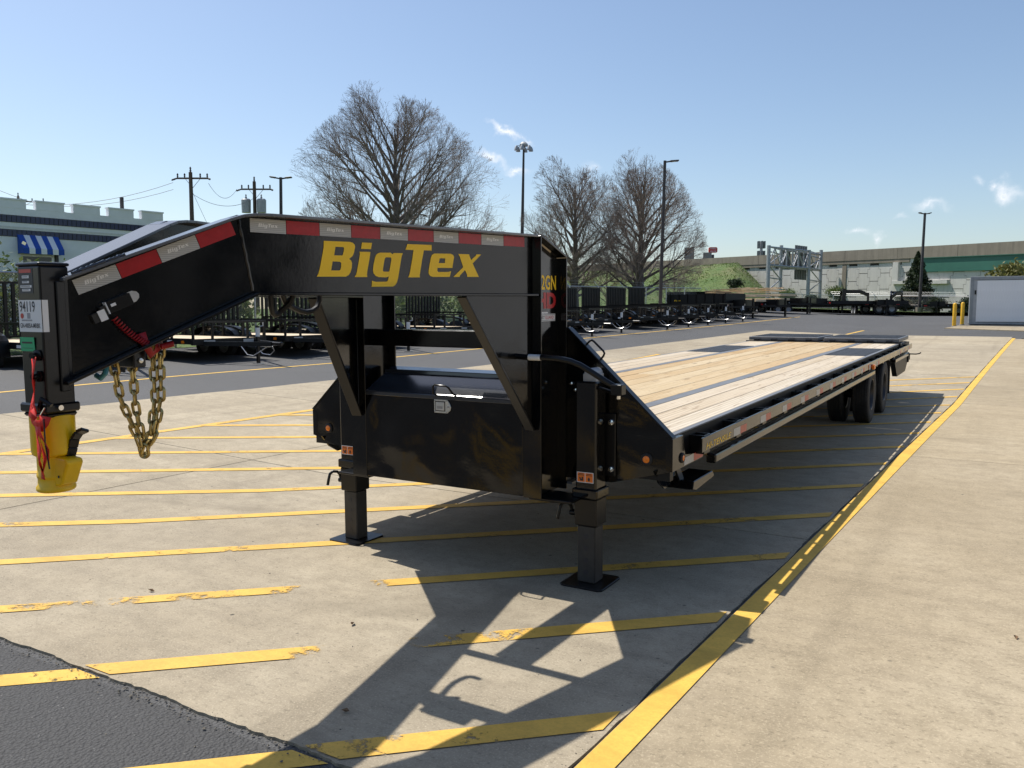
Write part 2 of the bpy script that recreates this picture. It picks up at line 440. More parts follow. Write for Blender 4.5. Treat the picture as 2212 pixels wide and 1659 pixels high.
# ------------------------------------------------------------------ geometry helpers
class G:
    def __init__(s): s.v = []; s.f = []
    def add(s, vs, fs):
        o = len(s.v); s.v += [tuple(v) for v in vs]; s.f += [tuple(i + o for i in f) for f in fs]; return s
    def box(s, x0, x1, y0, y1, z0, z1):
        return s.add([(x0, y0, z0), (x1, y0, z0), (x1, y1, z0), (x0, y1, z0), (x0, y0, z1), (x1, y0, z1), (x1, y1, z1), (x0, y1, z1)],
                     [(0, 3, 2, 1), (4, 5, 6, 7), (0, 1, 5, 4), (1, 2, 6, 5), (2, 3, 7, 6), (3, 0, 4, 7)])
    def prism(s, pts, ext):
        pts = [Vector(p) for p in pts]; e = Vector(ext); k = len(pts)
        return s.add(pts + [p + e for p in pts], [tuple(range(k - 1, -1, -1)), tuple(range(k, 2 * k))] + [(i, (i + 1) % k, (i + 1) % k + k, i + k) for i in range(k)])
    def bar(s, a, b, w, h, upv=(0, 0, 1)):
        a, b = Vector(a), Vector(b); d = (b - a).normalized(); u = Vector(upv)
        if abs(d.dot(u)) > .97: u = Vector((0, 1, 0))
        sx = d.cross(u).normalized(); sy = sx.cross(d)
        q = [a + sx * w / 2 * i + sy * h / 2 * j for i, j in ((-1, -1), (1, -1), (1, 1), (-1, 1))]
        return s.prism(q, b - a)
    def tube(s, path, r, n=8, cap=True):
        path = [Vector(p) for p in path]; m_ = len(path)
        rs = r if isinstance(r, (list, tuple)) else [r] * m_
        vs = []; ref = None
        for i, p in enumerate(path):
            d = (path[min(i + 1, m_ - 1)] - path[max(i - 1, 0)]).normalized()
            if ref is None: ref = Vector((0, 0, 1)) if abs(d.z) < .9 else Vector((1, 0, 0))
            x = d.cross(ref)
            if x.length < 1e-4: x = d.cross(Vector((0, 1, 0.3)))
            x.normalize(); y = x.cross(d); ref = y
            for k in range(n):
                a = 2 * math.pi * k / n
                vs.append(p + (x * math.cos(a) + y * math.sin(a)) * rs[i])
        fs = [(i * n + k, i * n + (k + 1) % n, (i + 1) * n + (k + 1) % n, (i + 1) * n + k) for i in range(m_ - 1) for k in range(n)]
        if cap: fs += [tuple(range(n - 1, -1, -1)), tuple((m_ - 1) * n + k for k in range(n))]
        return s.add(vs, fs)
    def lathe(s, prof, o, axis, n=24, closed=False):
        o = Vector(o); ax = Vector(axis).normalized()
        x = ax.cross(Vector((0, 0, 1)) if abs(ax.z) < .9 else Vector((1, 0, 0))).normalized(); y = ax.cross(x)
        vs = [o + ax * h + (x * math.cos(2 * math.pi * k / n) + y * math.sin(2 * math.pi * k / n)) * r for r, h in prof for k in range(n)]
        m_ = len(prof)
        fs = [(i * n + k, i * n + (k + 1) % n, ((i + 1) % m_) * n + (k + 1) % n, ((i + 1) % m_) * n + k) for i in range(m_ if closed else m_ - 1) for k in range(n)]
        if not closed:
            fs += [tuple(range(n - 1, -1, -1)), tuple((m_ - 1) * n + k for k in range(n))]
        return s.add(vs, fs)
    def mesh(s, name, mat, smooth=False, recalc=True):
        me = bpy.data.meshes.new(name); me.from_pydata(s.v, [], s.f); me.update()
        if recalc:
            bm = bmesh.new(); bm.from_mesh(me); bmesh.ops.recalc_face_normals(bm, faces=bm.faces); bm.to_mesh(me); bm.free()
        if smooth:
            me.polygons.foreach_set('use_smooth', [True] * len(me.polygons)); me.set_sharp_from_angle(angle=R(38))
        me.materials.append(MATS[mat])
        return me
    def build(s, name, mat, parent=None, smooth=False, bevel=0.0, recalc=True, loc=None, kind=None, seg=1):
        return link(name, s.mesh(name, mat, smooth, recalc), parent, bevel, loc, kind, seg)
def link(name, me, parent=None, bevel=0.0, loc=None, kind=None, seg=1):
    o = bpy.data.objects.new(name, me); C.objects.link(o); o.parent = parent
    if loc is not None: o.location = loc
    if bevel:
        b = o.modifiers.new('bevel', 'BEVEL'); b.width = bevel; b.segments = seg; b.limit_method = 'ANGLE'; b.angle_limit = R(40)
    if kind: o['kind'] = kind
    return o
def thing(name, label, cat, loc=(0, 0, 0), rz=0.0, group=None):
    o = bpy.data.objects.new(name, None); C.objects.link(o); o.location = loc; o.rotation_euler = (0, 0, rz)
    o.empty_display_size = .2
    return tag(o, label, cat, group)
def tag(o, label, cat, group=None):
    o['label'] = label; o['category'] = cat
    if group: o['group'] = group
    return o
def copy_tree(o, parent=None):
    c = o.copy(); C.objects.link(c); c.parent = parent
    for ch in list(o.children): copy_tree(ch, c)
    return c
def basis(o, ex, ey):
    ex = Vector(ex).normalized(); ey = Vector(ey); ez = ex.cross(ey).normalized(); ey = ez.cross(ex)
    o = Vector(o)
    return Matrix(((ex.x, ey.x, ez.x, o.x), (ex.y, ey.y, ez.y, o.y), (ex.z, ey.z, ez.z, o.z), (0, 0, 0, 1)))
def curve_mesh(cu, mat):
    ob = bpy.data.objects.new('tmp', cu); C.objects.link(ob)
    dg = bpy.context.evaluated_depsgraph_get()
    me = bpy.data.meshes.new_from_object(ob.evaluated_get(dg))
    bpy.data.objects.remove(ob); me.materials.clear(); me.materials.append(MATS[mat])
    return me
def text_mesh(txt, w, h, mat, bold=.0, shear=0.0):
    cu = bpy.data.curves.new('lettering', 'FONT'); cu.body = txt; cu.offset = bold; cu.shear = shear; cu.fill_mode = 'FRONT'; cu.resolution_u = 3
    me = curve_mesh(cu, mat)
    xs = [v.co.x for v in me.vertices]; ys = [v.co.y for v in me.vertices]
    x0, x1, y0, y1 = min(xs), max(xs), min(ys), max(ys)
    for v in me.vertices: v.co = ((v.co.x - x0) / (x1 - x0) * w, (v.co.y - y0) / (y1 - y0) * h, 0)
    return me
def poly_mesh(polys, mat, k=1.0):
    cu = bpy.data.curves.new('lettering', 'CURVE'); cu.dimensions = '2D'; cu.fill_mode = 'BOTH'
    for P_ in polys:
        sp = cu.splines.new('POLY'); sp.points.add(len(P_) - 1); sp.use_cyclic_u = True
        for i, (x, y) in enumerate(P_): sp.points[i].co = (x * k, y * k, 0, 1)
    return curve_mesh(cu, mat)
def put(name, me, M, parent=None):
    o = bpy.data.objects.new(name, me); C.objects.link(o); o.parent = parent; o.matrix_local = M
    return o
def decal(name, mat, M, w, h, parent):
    g = G().add([(0, 0, 0), (w, 0, 0), (w, h, 0), (0, h, 0), (0, 0, -.0008), (w, 0, -.0008), (w, h, -.0008), (0, h, -.0008)],
                [(0, 1, 2, 3), (7, 6, 5, 4), (0, 4, 5, 1), (1, 5, 6, 2), (2, 6, 7, 3), (3, 7, 4, 0)])
    me = g.mesh(name, mat, recalc=False)
    return put(name, me, M, parent)

# ------------------------------------------------------------------ ground
def drape(polys, off, name, mat, parent=None, depth=0.0, kind=None, label=None):
    bm = bmesh.new()
    for poly in polys:
        bm.faces.new([bm.verts.new((x, y, 0)) for x, y in poly])
    for co_, no in (((-2.5, 0, 0), (1, 0, 0)), ((-16.5, 0, 0), (1, 0, 0)), ((0, 11, 0), (0, 1, 0)), ((0, 56, 0), (0, 1, 0))):
        bmesh.ops.bisect_plane(bm, geom=bm.verts[:] + bm.edges[:] + bm.faces[:], plane_co=co_, plane_no=no, dist=1e-5)
    bmesh.ops.recalc_face_normals(bm, faces=bm.faces)
    for f in bm.faces:
        if f.normal.z < 0: f.normal_flip()
    for v in bm.verts: v.co.z = zg(v.co.x, v.co.y) + off
    if depth:
        r = bmesh.ops.extrude_face_region(bm, geom=bm.faces[:])
        for e in r['geom']:
            if isinstance(e, bmesh.types.BMVert): e.co.z -= depth
        bmesh.ops.recalc_face_normals(bm, faces=bm.faces)
    me = bpy.data.meshes.new(name); bm.to_mesh(me); bm.free()
    me.materials.append(MATS[mat])
    return link(name, me, parent, kind=kind)

ground = drape([[(-900, -60), (900, -60), (900, 1500), (-900, 1500)]], -.012, 'asphalt_ground', 'asphalt', kind='structure')

def Lx(y): return -8.15 if y < 9 else -8.15 + (y - 9) * .09
def Rx(y): return 1.69 + .0345 * y + .00022 * y * y
YJ = [-2.2 + 3.65 * i for i in range(10)]
YJ[9] = 32.0
pad = drape([[(Lx(-2) + .4, -1.9), (Rx(-2) - .3, -1.9), (Rx(31.5) - .3, 31.5), (Lx(31.5) + .4, 31.5), (Lx(9) + .4, 9)]], -.0075, 'concrete_pavement', 'joint_dirt', kind='structure')
rj = random.Random(3)
def jag(x0, y0, x1, y1, amp, n):
    out = []
    for i in range(n + 1):
        t = i / n
        a = (amp * (rj.random() ** 2 - .35) + amp * .7 * math.sin(i * .37 + x0) * math.sin(i * .11 + 1)) if 0 < i < n else 0
        dx, dy = x1 - x0, y1 - y0; L_ = math.hypot(dx, dy)
        out.append((x0 + dx * t - dy / L_ * a, y0 + dy * t + dx / L_ * a))
    return out
for j in range(9):
    y0, y1 = YJ[j], YJ[j + 1]
    cols = [(Lx, lambda y: -3.57 + max(0, y - 9) * .06), (lambda y: -3.57 + max(0, y - 9) * .06, Rx)]
    for i, (a, b) in enumerate(cols):
        g = .006
        ra = g if i < 1 else .014
        yb = y0 + (g if j else 0)
        bot = [(a(y0) + (g if i else 0), yb), (b(y0) - ra, yb)]
        if j == 0: bot = jag(*bot[0], *bot[1], .012, 170)
        rgt = jag(b(yb) - ra, yb, b(y1) - ra, y1 - g, .010, 40)[1:-1] if i == 1 else []
        lft = jag(a(y1), y1 - g, a(yb), yb, .03, 8)[1:-1] if i == 0 and j < 5 else []
        poly = bot + rgt + [(b(y1) - ra, y1 - g), (a(y1) + (g if i else 0), y1 - g)] + lft
        drape([poly], 0, 'slab', 'concrete', pad, .05)
apron = drape([[(Rx(-12) + .3, -11.9), (13.5, -11.9), (13.5, 31.5), (Rx(31.5) + .3, 31.5), (Rx(10) + .3, 10)]], -.0065, 'concrete_apron', 'joint_dirt', kind='structure')
YA = [-12.0, -6.5, 5.3, 11.2, 17.1, 23.0, 30.6]
for j in range(6):
    for i in range(3):
        a = Rx if i == 0 else (lambda y, i=i: 2.0 + 3.9 * i)
        b = (lambda y, i=i: 2.0 + 3.9 * (i + 1))
        y0, y1 = YA[j] + .004, YA[j + 1] - .004
        k = 8 if i == 0 else 1
        ledge = [(a(y1 + (y0 - y1) * t / k) + (.004 if i else .005), y1 + (y0 - y1) * t / k) for t in range(k + 1)]
        drape([[(b(y0) - .004, y0), (b(y1) - .004, y1)] + ledge], .004, 'slab', 'apron_concrete', apron, .05)
edge = []
for j in range(26):
    y0, y1 = -8 + j * 1.5, -8 + (j + 1) * 1.5
    edge.append([(Rx(y0) + .010, y0), (Rx(y0) + .122, y0), (Rx(y1) + .122, y1), (Rx(y1) + .010, y1)])
for q in edge: drape([q], .0085, 'painted_edge_line', 'yellow_fresh', apron)
sw = .062
for k in range(15):
    y0 = -1.47 + 1.237 * k
    x0 = Rx(y0) - .03
    t = min(x0 + 5.6, (y0 + 2.19) / .94)
    a, b = (x0, y0), (x0 - t, y0 - .94 * t)
    w2 = sw * (1.1 if k < 2 else 1)
    drape([[(a[0], a[1] + w2 * 1.2), (a[0], a[1] - w2 * 1.2), (b[0] + (w2 * 1.28 if y0 - .94 * (x0 + 5.6) < -2.19 else 0), b[1] - (0 if y0 - .94 * (x0 + 5.6) < -2.19 else w2 * 1.2)), (b[0] - (w2 * 1.28 if y0 - .94 * (x0 + 5.6) < -2.19 else 0), b[1] + (0 if y0 - .94 * (x0 + 5.6) < -2.19 else w2 * 1.2))]], .004, 'painted_hatch_line', 'yellow_worn', pad)
for y0 in (-1.47, -.233):
    x0 = Rx(y0) - .03; t0 = (y0 + 2.215) / .94
    a = (x0 - t0, -2.215); b = (a[0] - 2.6, a[1] - 2.6 * .94)
    drape([[(a[0] - .085, a[1]), (b[0] - .085, b[1]), (b[0] + .085, b[1]), (a[0] + .085, a[1])]], -.008, 'painted_hatch_line', 'yellow_fresh', ground)
for y0, y1 in ((-2.15, 3), (3, 8), (8, 13), (13, 18)):
    drape([[(-5.66, y0), (-5.54, y0), (-5.54, y1), (-5.66, y1)]], .0045, 'painted_border_line', 'yellow_worn', pad)
ypts = [(-9.9, -4), (-10.36, 2.6), (-10.66, 6), (-10.85, 11), (-10.1, 21), (-8.7, 36), (-8.0, 48)]
for (xa, ya), (xb, yb) in zip(ypts, ypts[1:]):
    drape([[(xa - .05, ya), (xa + .05, ya), (xb + .05, yb), (xb - .05, yb)]], -.008, 'painted_stall_line', 'yellow_fresh', ground)
a, b = on_ground(1801, 31.5), on_ground(1866, 37)
drape([[(a.x - .06, 32.05), (a.x + .06, 32.05), (b.x + .06, b.y), (b.x - .06, b.y)]], -.008, 'painted_stall_line', 'yellow_fresh', ground)
for i, y in enumerate((32.9, 34.1, 35.5, 37.2)):
    drape([[(-2.5 + i * .4, y), (14, y - 3.5), (14, y - 3.15), (-2.5 + i * .4, y + .25)]], -.008, 'tar_seal', 'joint_dark', ground)

patch = drape([[(-40, -40), (40, -40), (40, -12.2), (1.3, -12.2), (1.3, -2.24), (-40, -2.24)]], -.0105, 'asphalt_patch', 'asphalt_new', kind='structure')
# grit along the seams
rg = random.Random(12); gg = G()
def stone(x, y, z, r):
    a = rg.uniform(0, 6.3); vs = []
    for k in range(4): vs.append((x + math.cos(a + k * 1.57) * r * rg.uniform(.6, 1.1), y + math.sin(a + k * 1.57) * r * rg.uniform(.6, 1.1), z))
    vs.append((x + rg.uniform(-.3, .3) * r, y + rg.uniform(-.3, .3) * r, z + r * rg.uniform(.5, 1.0)))
    gg.add(vs, [(0, 1, 4), (1, 2, 4), (2, 3, 4), (3, 0, 4)])
for k in range(900):
    x = rg.uniform(-4, 1.7); stone(x, -2.2 + rg.gauss(-.02, .03), -.004, rg.uniform(.002, .008))
for k in range(700):
    y = rg.uniform(-2.2, 9); stone(Rx(y) - .012 + rg.gauss(-.012, .014), y, -.001, rg.uniform(.0015, .006))
for k in range(420):
    x, y = rg.uniform(-3.5, 4.5), rg.uniform(-3.4, 5); stone(x, y, .0 if y > -2.2 else -.008, rg.uniform(.0015, .006))
gg.build('grit', 'pebble', None, recalc=False, kind='stuff')
o = bpy.data.objects['grit']; o['label'] = 'loose grit along the paving seams'; o['category'] = 'gravel'
for k, (x, y, lab) in enumerate(((.72, -1.93, 'curled dry leaf on the hatch line by the bottom edge'), (2.9, .2, 'small dark leaf lying on the sunlit apron'), (-1.1, -1.45, 'brown leaf near the asphalt edge at left'), (.15, -1.25, 'small brown leaf left of the neck shadow'), (3.4, -1.9, 'tiny leaf low on the apron at right'))):
    lf = G(); a = k * 1.7
    e1 = Vector((math.cos(a), math.sin(a), 0)) * .022; e2 = Vector((-math.sin(a), math.cos(a), 0)) * .010
    o_ = Vector((x, y, .006))
    lf.add([o_ - e1, o_ - e2 + Vector((0, 0, .008)), o_ + e1 + Vector((0, 0, .006)), o_ + e2 + Vector((0, 0, .010)), o_ - Vector((0, 0, .003))], [(0, 1, 4), (1, 2, 4), (2, 3, 4), (3, 0, 4)])
    tag(lf.build('dry_leaf', 'dry_leaf', None, recalc=False), lab, 'leaf', 'dry leaves on the paving')

# ------------------------------------------------------------------ the big gooseneck trailer
TR = thing('gooseneck_trailer', 'long black gooseneck flatbed trailer with wooden deck in the foreground', 'trailer')
TR.rotation_euler = (0.0122, 0, 0)
H = .836
c = .25
def Wp(y, z, off=0.0, side=1):
    return Vector((side * (.614 + c * (y + .307) + off * .9701), y - off * .2425, z))
T_ = Vector((.2425, .9701, 0)); N_ = Vector((.9701, -.2425, 0))

# neck beams
for side in (1, -1):
    g = G()
    webp = [(-.309, 1.905), (-1.918, 1.905), (-2.545, 1.645), (-2.545, 1.305), (-1.866, 1.606), (-.309, 1.606)]
    a = [Wp(y, z, .005, side) for y, z in webp]; b = [Wp(y, z, -.005, side) for y, z in webp]
    k = len(a)
    g.add(a + b, [tuple(range(k)), tuple(range(2 * k - 1, k - 1, -1))] + [(i, i + k, (i + 1) % k + k, (i + 1) % k) for i in range(k)])
    def flange(line, th):
        for (y0, z0), (y1, z1) in zip(line, line[1:]):
            p = [Wp(y0, z0, -.057, side), Wp(y0, z0, .057, side), Wp(y1, z1, .057, side), Wp(y1, z1, -.057, side)]
            g.prism(p, (0, 0, th))
    top = [(-.309, 1.903), (-1.80, 1.903), (-1.86, 1.9005), (-1.91, 1.893), (-1.96, 1.876), (-2.545, 1.640)]
    flange([(-.309, 1.606), (-1.866, 1.606), (-2.55, 1.303)], -.012)
    g.build('neck_beam', 'black_paint', TR, bevel=.002)
    g2 = g; g = G()
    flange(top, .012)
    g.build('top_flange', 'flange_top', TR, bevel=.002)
    wb = G(); rw = random.Random(6)
    if side == 1:
        wb.tube([Wp(-2.52 + .17 * i / 26, 1.666 + .0685 * i / 26, .050 + rw.uniform(-.003, .003)) for i in range(27)], [rw.uniform(.004, .009) for _ in range(27)], 6)
        wb.build('weld_bead', 'black_top', TR, True)
    # weld bead on the bend
    g = G(); q = [Wp(-1.915 + .05 * t / 14, 1.898 - .285 * t / 14, .006, side) + Vector((0, .0012 * math.sin(t * 2.1), 0)) for t in range(15)]
    g.tube(q, [.0055 + .0015 * (i % 2) for i in range(15)], 6); g.build('weld_bead', 'black_paint', TR, True)
    # upright column
    x = side * .614
    g = G()
    g.prism([(x - .005, -.300, .497), (x - .005, -.006, .497), (x - .005, -.006, 1.80), (x - .005, -.300, 1.90)], (.01, 0, 0))
    g.prism([(x - .057, -.307, .497), (x + .057, -.307, .497), (x + .057, -.307, 1.912), (x - .057, -.307, 1.912)], (0, .012, 0))
    g.prism([(x - .057, -.012, .497), (x + .057, -.012, .497), (x + .057, -.012, 1.806), (x - .057, -.012, 1.806)], (0, .012, 0))
    g.prism([(x - .057, -.2945, 1.906), (x + .057, -.2945, 1.906), (x + .057, .004, 1.806), (x - .057, .004, 1.806)], (0, 0, .012))
    g.build('upright', 'black_paint', TR, bevel=.002)
    # knee gusset with flange edge
    P0, P1 = (-.315, .878), (-.785, 1.594)
    g = G()
    poly = [(-.312, 1.594), P1, P0]
    a = [Wp(y, z, .004, side) for y, z in poly]; b = [Wp(y, z, -.004, side) for y, z in poly]
    g.add(a + b, [(0, 1, 2), (5, 4, 3)] + [(i, i + 3, (i + 1) % 3 + 3, (i + 1) % 3) for i in range(3)])
    g.build('knee_gusset', 'black_paint', TR)
    g = G()
    d = Vector((0, P1[0] - P0[0], P1[1] - P0[1]))
    e = [Wp(P0[0], P0[1], -.034, side), Wp(P0[0], P0[1], .034, side), Wp(P1[0], P1[1], .034, side), Wp(P1[0], P1[1], -.034, side)]
    g.prism(e, (0, -.010, -.007)); g.build('gusset_flange', 'black_satin', TR, bevel=.002)
    # foot plate under the upright
    g = G(); xo = side * .70
    g.box(xo - .13, xo + .13, -.27, -.06, .478, .494); g.build('foot_plate', 'black_satin', TR, bevel=.004)

# cross struts between the neck beams
g = G()
def bw(y): return .614 + c * (y + .307) - .006
for y, z0, z1, w in ((-1.05, 1.64, 1.71, .05), (-1.49, 1.66, 1.74, .09)):
    g = G(); g.box(-bw(y) , bw(y), y - w / 2, y + w / 2, z0, z1); g.build('neck_crossmember', 'black_satin', TR)
G().box(-.075, .075, -1.02, -.20, 1.63, 1.70).build('centre_channel', 'black_satin', TR)
G().box(-.608, .608, -.20, -.10, 1.30, 1.402).build('crossbeam', 'black_paint', TR, bevel=.006)
g = G(); g.box(-.05, .12, -1.60, -1.535, 1.62, 1.72); g.build('junction_box', 'black_satin', TR, bevel=.008)
# conduit loops hanging below the neck
def loop(a, b, sag, n=14):
    a, b = Vector(a), Vector(b)
    return [a.lerp(b, i / n) - Vector((0, 0, sag * (1 - (2 * i / n - 1) ** 2))) for i in range(n + 1)]
G().tube([(0, -1.50, 1.62), (0, -1.473, 1.565), (0, -1.43, 1.543), (0, -1.39, 1.528), (0, -1.35, 1.521), (0, -1.31, 1.526), (0, -1.276, 1.543), (0, -1.258, 1.575), (0, -1.255, 1.63)], .013, 8).build('wiring_conduit', 'cable_black', TR, True)
G().tube([(0, -1.562, 1.62), (0, -1.559, 1.551), (0, -1.553, 1.522), (0, -1.54, 1.512), (0, -1.52, 1.516), (0, -1.50, 1.53), (0.02, -1.47, 1.56), (.03, -1.44, 1.62)], .013, 8).build('wiring_conduit', 'cable_black', TR, True)

# reflective tape on the right neck web
def wedge(name, mat, quad, parent=TR):
    me = bpy.data.meshes.new(name); n_ = (quad[1] - quad[0]).cross(quad[3] - quad[0]).normalized()
    me.from_pydata([tuple(p) for p in quad] + [tuple(p - n_ * .0009) for p in quad], [], [(0, 1, 2, 3), (7, 6, 5, 4), (0, 4, 5, 1), (1, 5, 6, 2), (2, 6, 7, 3), (3, 7, 4, 0)])
    me.update(); me.materials.append(MATS[mat])
    return link(name, me, parent)
LOGO = {'B': [[(0.038, 0.1503), (0.1685, 0.152), (0.1833, 0.1488), (0.1927, 0.1412), (0.1946, 0.1315), (0.1881, 0.1064), (0.1806, 0.0919), (0.1626, 0.0792), (0.1726, 0.0721), (0.1766, 0.0616), (0.1749, 0.042), (0.168, 0.0223), (0.1581, 0.0096), (0.1441, 0.0026), (0.0, 0.0), (0.008, 0.0136), (0.0146, 0.0327), (0.0249, 0.0726), (0.0365, 0.123)], [(0.0951, 0.1281), (0.1331, 0.1285), (0.1378, 0.1247), (0.1369, 0.115), (0.1316, 0.0972), (0.1279, 0.0925), (0.087, 0.091)], [(0.0789, 0.066), (0.1156, 0.0654), (0.1217, 0.0608), (0.1208, 0.0441), (0.1162, 0.0308), (0.1103, 0.028), (0.0703, 0.0271)]],
 'i': [[(0.2312, 0.1523), (0.2847, 0.153), (0.2778, 0.1256), (0.2252, 0.1245)]],
 'i2': [[(0.2171, 0.112), (0.2748, 0.1128), (0.2694, 0.0842), (0.2558, 0.0278), (0.2536, 0.0133), (0.2551, 0.0028), (0.1886, 0.0016), (0.1966, 0.0122), (0.2013, 0.0266), (0.216, 0.0878), (0.2185, 0.1022)]],
 'g': [[(0.3157, 0.1086), (0.3293, 0.1122), (0.3841, 0.1139), (0.3974, 0.1074), (0.4014, 0.1131), (0.4542, 0.1144), (0.4473, 0.1014), (0.4415, 0.0769), (0.4258, 0.0055), (0.4182, -0.017), (0.4085, -0.0302), (0.3944, -0.0375), (0.2774, -0.0399), (0.2802, -0.0125), (0.2901, -0.016), (0.3035, -0.0177), (0.358, -0.016), (0.365, -0.0122), (0.3686, -0.0048), (0.3723, 0.0079), (0.3607, 0.0034), (0.3175, 0.0036), (0.3019, 0.0079), (0.2899, 0.0186), (0.2864, 0.0321), (0.2898, 0.0577), (0.2996, 0.0907), (0.3054, 0.1018)], [(0.3584, 0.0927), (0.3836, 0.0932), (0.3886, 0.0891), (0.3879, 0.079), (0.3776, 0.0361), (0.3733, 0.0286), (0.3453, 0.028), (0.3404, 0.0319), (0.3411, 0.0408), (0.35, 0.0796), (0.3532, 0.088)]],
 'T': [[(0.4812, 0.1567), (0.6254, 0.1592), (0.6239, 0.1324), (0.6174, 0.1334), (0.5775, 0.1322), (0.5667, 0.0904), (0.5532, 0.0288), (0.5505, 0.0173), (0.5512, 0.0066), (0.4827, 0.0054), (0.4897, 0.018), (0.4949, 0.0351), (0.5082, 0.0922), (0.5162, 0.1313), (0.4754, 0.1309), (0.4696, 0.1294)]],
 'e': [[(0.6398, 0.1198), (0.7405, 0.1226), (0.7575, 0.1183), (0.764, 0.1087), (0.7525, 0.0549), (0.659, 0.0535), (0.6574, 0.0389), (0.6637, 0.0336), (0.7259, 0.0355), (0.7391, 0.0388), (0.7444, 0.0389), (0.7416, 0.0309), (0.7347, 0.012), (0.6302, 0.0101), (0.6126, 0.0146), (0.604, 0.0261), (0.6043, 0.0396), (0.6111, 0.0687), (0.6193, 0.0998), (0.6258, 0.1126)], [(0.6739, 0.0991), (0.7074, 0.0993), (0.7058, 0.0773), (0.6665, 0.0761)]],
 'x': [[(0.7921, 0.1232), (0.8625, 0.1246), (0.8652, 0.1162), (0.8751, 0.0968), (0.908, 0.1198), (0.9109, 0.1256), (0.9431, 0.1268), (0.8853, 0.0806), (0.9195, 0.0265), (0.9258, 0.0154), (0.8487, 0.014), (0.8475, 0.0251), (0.8342, 0.047), (0.8027, 0.0222), (0.7985, 0.0131), (0.7582, 0.0124), (0.8227, 0.0607), (0.8013, 0.11)]]}
flat = [[(x, y - .0155 * x) for x, y in P_] for L_ in LOGO.values() for P_ in L_]
mini_me = poly_mesh(flat, 'tape_print', .092)
mini_y = poly_mesh(flat, 'logo_yellow', .45)
o0 = Wp(-1.58152, 1.67374, .0068)
for ch, polys in LOGO.items():
    put('logo_letter', poly_mesh(polys, 'logo_yellow'), basis(o0, T_, (0, 0, 1)), TR)
ys = [-1.868, -1.714, -1.563, -1.41, -1.261, -1.11, -.962, -.81, -.664, -.513, -.364]
for i in range(10):
    y0, y1 = ys[i] + .001, ys[i + 1] - .001
    z0 = 1.8425 + .0009 * i; z1 = z0 + .0535 - .0004 * i
    wedge('reflective_tape', 'tape_red' if i % 2 else 'tape_white', [Wp(y0, z0, .0064), Wp(y1, z0, .0064), Wp(y1, z1, .0064), Wp(y0, z1, .0064)])
    if i % 2 == 0: put('tape_print', mini_me, basis(Wp(y0 + .033, z0 + .022, .0067), T_, (0, 0, 1)), TR)
ys2 = [-2.507, -2.366, -2.226, -2.084, -1.944]
for i in range(4):
    y0, y1 = ys2[i] + .001, ys2[i + 1] - .001
    zt = lambda y: 1.642 + (y + 2.51) * .416
    zb = lambda y: zt(y) - .0485
    dy = .019
    wedge('reflective_tape', 'tape_red' if i % 2 else 'tape_white', [Wp(y0 + dy, zb(y0), .0064), Wp(y1 + dy, zb(y1), .0064), Wp(y1, zt(y1), .0064), Wp(y0, zt(y0), .0064)])
    if i % 2 == 0:
        ex = (Wp(y1, zt(y1)) - Wp(y0, zt(y0))).normalized()
        put('tape_print', mini_me, basis(Wp(y0 + .040, zb(y0) + .034, .0067), ex, Vector((0, 0, 1)) - ex * ex.z), TR)

# model lettering on the upright web
X_ = .6203
put('model_lettering', text_mesh('22GN', .215, .080, 'logo_yellow', .02), basis((X_, -.255, 1.629), (0, 1, 0), (0, 0, 1)), TR)
put('model_lettering', text_mesh('HD', .215, .088, 'decal_red', .05), basis((X_, -.255, 1.527), (0, 1, 0), (0, 0, 1)), TR)
st = decal('sticker', 'decal_white', basis((X_, -.262, 1.458), (0, 1, 0), (0, 0, 1)), .212, .040, TR)
decal('sticker_border', 'decal_ink', basis((.004, .004, .0006), (1, 0, 0), (0, 1, 0)), .204, .0022, st)
decal('sticker_border', 'decal_ink', basis((.004, .0335, .0006), (1, 0, 0), (0, 1, 0)), .204, .0022, st)
put('sticker_lettering', text_mesh('TWIST', .080, .016, 'decal_ink', .01), basis((.010, .012, .0006), (1, 0, 0), (0, 1, 0)), st)
put('sticker_lettering', text_mesh('GUARD', .098, .018, 'decal_red', .01), basis((.096, .0115, .0006), (1, 0, 0), (0, 1, 0)), st)
decal('sticker', 'decal_white', basis((X_, -.235, 1.500), (0, 1, 0), (0, 0, 1)), .10, .009, TR)

# ------------------------------------------------------------------ coupler
g = G(); w = .066
g.box(-w, w, -2.615, -2.515, 1.205, 1.690); g.box(-w - .004, w + .004, -2.619, -2.511, 1.690, 1.702)
g.build('coupler_tube', 'black_satin', TR, bevel=.008, seg=2)
G().box(-.030, .075, -2.565, -2.535, 1.27, 1.64).build('neck_end_plate', 'black_satin', TR, bevel=.003)
g = G(); g.box(-w - .012, w + .010, -2.627, -2.503, 1.200, 1.232); g.box(-w - .004, w + .002, -2.62, -2.510, 1.185, 1.2)
g.build('coupler_collar', 'black_satin', TR, bevel=.006)
cy = -2.562
g = G()
g.lathe([(.0, 1.19), (.070, 1.19), (.070, 1.068), (.067, 1.054), (.055, 1.046), (.055, .99), (.058, .985), (.058, .975), (.055, .972), (.056, .948), (.062, .940), (.062, .930), (.056, .924), (.0, .924)], (0, cy, 0), (0, 0, 1), 40)
coup = g.build('ball_coupler', 'coupler_yellow', TR, True, bevel=.002)
g = G()
g.prism([(.020, cy - .032, 1.052), (.095, cy - .020, 1.043), (.104, cy - .018, 1.030), (.072, cy - .025, .952), (.02, cy - .036, .940)], (0, .060, 0))
g.build('latch_housing', 'coupler_yellow', coup, bevel=.007, seg=2)
g = G()
pth = [(.062, cy + .02, 1.045), (.070, cy + .025, 1.075), (.076, cy + .03, 1.105), (.092, cy + .036, 1.127), (.118, cy + .044, 1.138)]
